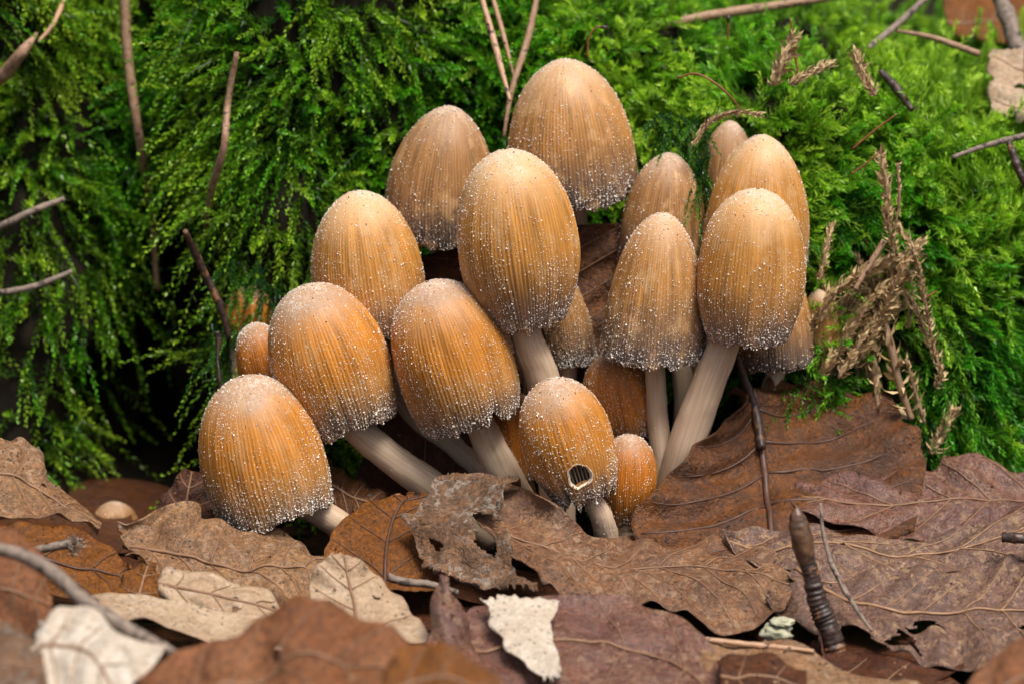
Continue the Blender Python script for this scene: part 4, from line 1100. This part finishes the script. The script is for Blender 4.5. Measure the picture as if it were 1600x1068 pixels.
build('shaft', V, F, M_TWIGG, e, uv=uv)
rs = np.random.default_rng(8)
hp = P(118, 852, -4.5) + rs.normal(size=(90, 3)) * np.array([.055, .055, .075])
V, F = specks(hp, unit(rs.normal(size=(90, 3))), rs.uniform(.015, .04, 90), rs)
build('fuzzy_tip', V, [F], M_TWIGG, e, smooth=False)
# budded twig
e = thing('budded_twig', P(1318, 1042, -5.0), 'dark ringed beech twig with pointed bud standing in front of leaves', 'twig', GT)
ring = lambda t: 1 + (.045 + .03 * np.sin(t * 23)) * np.sin(t * 150 + 5 * np.sin(t * 9)) * np.clip((t - .25) * 4, 0, 1) + .12 * np.exp(-((t - .33) / .02) ** 2) + .10 * np.exp(-((t - .62) / .025) ** 2)
V, F, uv = tube([P(1258, 868, -4.6), P(1268, 900, -4.65), P(1278, 940, -4.7), P(1296, 985, -4.8), P(1312, 1045, -4.9)], [.125, .12, .145, .16, .17], 18, 120, .10, 6, rings=ring)
build('shaft', V, F, M_TWIGD, e, uv=uv)
bud = [P(1260, 880, -4.62), P(1256, 855, -4.6), P(1249, 825, -4.58), P(1246, 805, -4.57), P(1245, 790, -4.56)]
V, F, uv = tube(bud, [.11, .15, .15, .10, .012], 16, 40, .10, 7)
b = build('bud', V, F, simple('bud_scale', (0.04, 0.023, 0.016), (0.16, 0.085, 0.045), .4, 6, .6, .5), e, uv=uv)
for q in range(6):
    an = q * 2.4
    t0 = .1 + q * .11
    c0 = catmull(bud, 20)
    i0, i1 = int(t0 * 19), min(int((t0 + .42) * 19), 19)
    r0 = np.interp(t0, [0, .25, .5, .75, 1], [.115, .15, .13, .075, .01])
    sh = np.array([math.cos(an), math.sin(an) * .9, 0])
    V, F, uv = tube([c0[i0] + sh * r0 * .75, c0[(i0 + i1) // 2] + sh * r0 * .62, c0[i1] + sh * r0 * .15], [r0 * .2, r0 * .34, r0 * .05], 8, 14)
    build('bud_scale', V, F, M_TWIGD, b, uv=uv)
stick('leaf_stalk', 'thin rough grey leaf stalk curving beside the budded twig', 'stalk', [(1282, 785, -3.6), (1286, 830, -3.75), (1300, 880, -4.0), (1325, 930, -4.5), (1362, 985, -5.2)], [5, 7, 8, 8, 5], M_TWIGG, GT, .3, seed=26)
stick('leaf_stalk', 'dark brown leaf stalk rising from the big rusty leaf', 'stalk', [(1153, 556, -.2), (1163, 590, -.1), (1180, 640, -.15), (1190, 700, -.6)], [8, 13, 15, 13], M_TWIGD, GT, .2, seed=27)
# pale crusty fungus
rs = np.random.default_rng(9)
e = thing('crust_fungus', P(1215, 1003, -4.9), 'pale greenish crusty lump beside the foot of the budded twig', 'fungus')
for nm, (cx, cy, rx, ry) in (('lower_lobe', (1214, 988, .22, .15)), ('upper_crumb', (1222, 971, .17, .06))):
    a, b2 = np.meshgrid(np.linspace(0, np.pi, 20), np.linspace(0, 2 * np.pi, 30, endpoint=False), indexing='ij')
    d = np.stack([np.sin(a) * np.cos(b2), np.sin(a) * np.sin(b2), np.cos(a)], -1)
    r = 1 + .28 * fbm(d[..., 0] * 2, d[..., 1] * 2, d[..., 2] * 2 + cx, 4, 3)
    V = P(cx, cy, -4.95) + d * r[..., None] * np.array([rx, rx * .8, ry])
    build(nm, V.reshape(-1, 3), [grid_faces(20, 30, True)], M_LUMP, e)

# red moss stalks
SG = 'thin red moss stalks'
for lab, pts, cap_ in (
    ('red moss stalk with dark capsule above the feathery moss', [(1137, 62, 2.6), (1138, 45, 2.6), (1138, 34, 2.6)], True),
    ('straight red moss stalk above the brown withered tufts', [(1248, 128, 1.6), (1242, 80, 1.7), (1235, 30, 1.7)], False),
    ('slanting red moss stalk rising over the bright moss', [(1332, 233, .9), (1365, 205, .9), (1402, 178, .9)], False),
    ('lower slanting red moss stalk over the bright moss', [(1330, 272, .8), (1350, 258, .8), (1372, 240, .8)], False),
    ('arching orange stalk trailing over the dull brown mushroom', [(1058, 122, .9), (1090, 116, .8), (1130, 140, .7), (1165, 180, .7)], False),
    ('curled red stalk standing left of the feathery moss', [(918, 90, 2.2), (920, 60, 2.2), (932, 43, 2.2), (940, 43, 2.2)], True),
    ('red stalk poking out right of the dead moss', [(1440, 470, .6), (1452, 462, .6), (1464, 455, .6)], False)):
    e = thing('moss_stalk', P(*pts[0]), lab, 'stalk', SG)
    V, F, uv = tube([P(*q) for q in pts], [.014, .016, .012], 6, 20, .1, 3)
    build('seta', V, F, M_RED, e, uv=uv)
    if cap_:
        t1, t0 = P(*pts[-1]), P(*pts[-2])
        dd = unit(t1 - t0)
        V, F, uv = tube([t1 - dd * .02, t1 + dd * .05, t1 + dd * .11], [.018, .035, .012], 8, 12)
        build('capsule', V, F, M_TWIGD, e, uv=uv)

# dead straw coloured moss stems
def dead_strand(label, pts, w, M, seed, green=False):
    rs = np.random.default_rng(seed)
    pp = [P(*q) for q in pts]
    e = thing('dead_moss_stem', pp[-1], label, 'dead moss', 'withered moss stems')
    wd = w * scale_at(pts[0][2])
    V, F, uv = tube(pp, [wd * .18, wd * .22, wd * .16], 6, 30, .2, seed)
    build('stem', V, F, M_DSTEM, e, uv=uv)
    if not M:
        return e
    c = catmull(pp, 200)
    T = unit(np.gradient(c, axis=0))
    k = np.linspace(4, 198, M).astype(int)
    b, t = c[k], T[k] * -1
    A = unit(np.cross(t, np.array([.3, -1, .2])))
    B = np.cross(t, A)
    ph = np.arange(M) * 2.4 + rs.normal(0, .3, M)
    R = np.cos(ph)[:, None] * A + np.sin(ph)[:, None] * B
    sp = rs.uniform(.35, 1.05, M)
    D = unit(t * np.cos(sp)[:, None] + R * np.sin(sp)[:, None] + rs.normal(size=(M, 3)) * .12)
    W = unit(np.cross(D, R))
    Nn = np.cross(W, D)
    ll = wd * rs.uniform(.9, 1.6, M)
    wl = wd * rs.uniform(.16, .32, M)
    o5 = np.stack([b, b + D * (ll * .35)[:, None] + W * wl[:, None] + Nn * (wl * .6)[:, None], b + D * (ll * .7)[:, None] + W * (wl * .5)[:, None] + Nn * (wl * .3)[:, None],
                   b + D * ll[:, None] + Nn * (ll * rs.normal(0, .2, M))[:, None],
                   b + D * (ll * .7)[:, None] - W * (wl * .5)[:, None] + Nn * (wl * .3)[:, None], b + D * (ll * .35)[:, None] - W * wl[:, None] + Nn * (wl * .6)[:, None]], 1)
    build('leaf_scales', o5.reshape(-1, 3), [np.arange(M * 6).reshape(M, 6)[:, [0, 1, 2, 5]], np.arange(M * 6).reshape(M, 6)[:, [5, 2, 4, 4]][:, :3], np.arange(M * 6).reshape(M, 6)[:, [2, 3, 4]]], M_DEAD, e, smooth=False, kind='stuff')
    return e

DS = [
    ('straw-coloured withered moss stem sweeping down towards the narrow tan cap', [(1415, 400, .9), (1350, 425, .6), (1285, 480, .4), (1240, 580, .2)], 17, 60),
    ('second withered moss stem running just below the sweeping straw-coloured one', [(1420, 430, .9), (1360, 470, .6), (1315, 540, .4), (1280, 590, .2)], 18, 56),
    ('short scaly withered moss stem touching the rusty leaf', [(1400, 470, .8), (1355, 520, .5), (1310, 590, .2)], 17, 44),
    ('thick brown bare moss stem descending to the rusty leaf tip', [(1375, 480, .7), (1392, 540, .5), (1405, 600, .3), (1425, 655, .1)], 30, 10),
    ('thin brown bare moss stem left of the thick bare one', [(1365, 530, .6), (1368, 590, .4), (1372, 640, .2)], 22, 8),
    ('crinkled withered moss strand drooping at the green moss border', [(1400, 350, 1.0), (1430, 400, .7), (1445, 470, .5), (1462, 560, .3)], 13, 46),
    ('frayed withered moss strand ending in orange shreds', [(1430, 480, .7), (1450, 530, .5), (1470, 580, .4), (1460, 605, .4)], 13, 26),
    ('scaly pale moss strand lying at the rusty leaf tip', [(1490, 640, .6), (1475, 670, .4), (1455, 710, .2)], 18, 30),
    ('brown moss stalk between the thick bare stem and the green moss', [(1415, 560, .5), (1430, 610, .4), (1445, 660, .2)], 15, 10),
    ('upright brown withered tuft amid the bright moss', [(1376, 235, 1.0), (1385, 290, .7), (1388, 350, .6), (1402, 400, .6)], 16, 30),
    ('second upright brown stem beside the withered tuft', [(1402, 255, .9), (1405, 310, .7), (1398, 360, .6)], 10, 12),
    ('withered brown tuft leaning on the mossy crest', [(1242, 58, 1.6), (1222, 100, 1.3), (1205, 135, 1.1)], 17, 34),
    ('pale withered sprig lying beside the leaning tuft', [(1298, 98, 1.4), (1265, 115, 1.2), (1232, 132, 1.1)], 13, 30),
    ('upright withered sprig on the crest of the bright moss', [(1335, 80, 1.7), (1350, 120, 1.4), (1368, 150, 1.2)], 14, 30),
    ('curled withered moss wisp above the sweeping stems', [(1300, 350, .9), (1290, 395, .5), (1280, 440, .3)], 11, 24),
    ('withered moss strand hanging over the thin bare stem', [(1440, 380, .9), (1405, 430, .6), (1375, 500, .5), (1345, 560, .4)], 16, 46),
    ('dark frizzy moss strand draped over the rearmost brown cap', [(1190, 180, .6), (1150, 176, .7), (1110, 190, .8), (1080, 230, .6)], 10, 36),
]
rs = np.random.default_rng(91)
for q in range(18):
    f = q / 17
    x0, y0 = 1385 + rs.normal(0, 22), 405 + f * 70 + rs.normal(0, 14)
    x2, y2 = 1215 + f * 150 + rs.normal(0, 14), 600 - (1 - f) * 50 + rs.normal(0, 16)
    Yd = rs.uniform(0, .5)
    DS.append(('scaly straw-coloured withered moss stem in the tangled bald patch', [(x0, y0, 1.15 + Yd), ((x0 + x2) / 2 - 12 + rs.normal(0, 8), (y0 + y2) / 2 - 14, .75 + Yd), (x2, y2, .4 + Yd)], rs.uniform(10, 16), 42))
for q in range(7):
    x0, y0 = rs.uniform(1265, 1420), rs.uniform(370, 450)
    DS.append(('frayed brown moss stem hanging at the edge of the bald patch', [(x0, y0, 1.3), (x0 + rs.normal(8, 12), y0 + 50, 1.0), (x0 + rs.normal(18, 20), y0 + 110, .8)], rs.uniform(8, 12), 26))
for q, (lab, pts, w, M) in enumerate(DS):
    dead_strand(lab, pts, w, int(M * 2.6) if M > 15 else M * 2, 300 + q)

for o in bpy.data.objects:
    if '_o' in o:
        del o['_o']
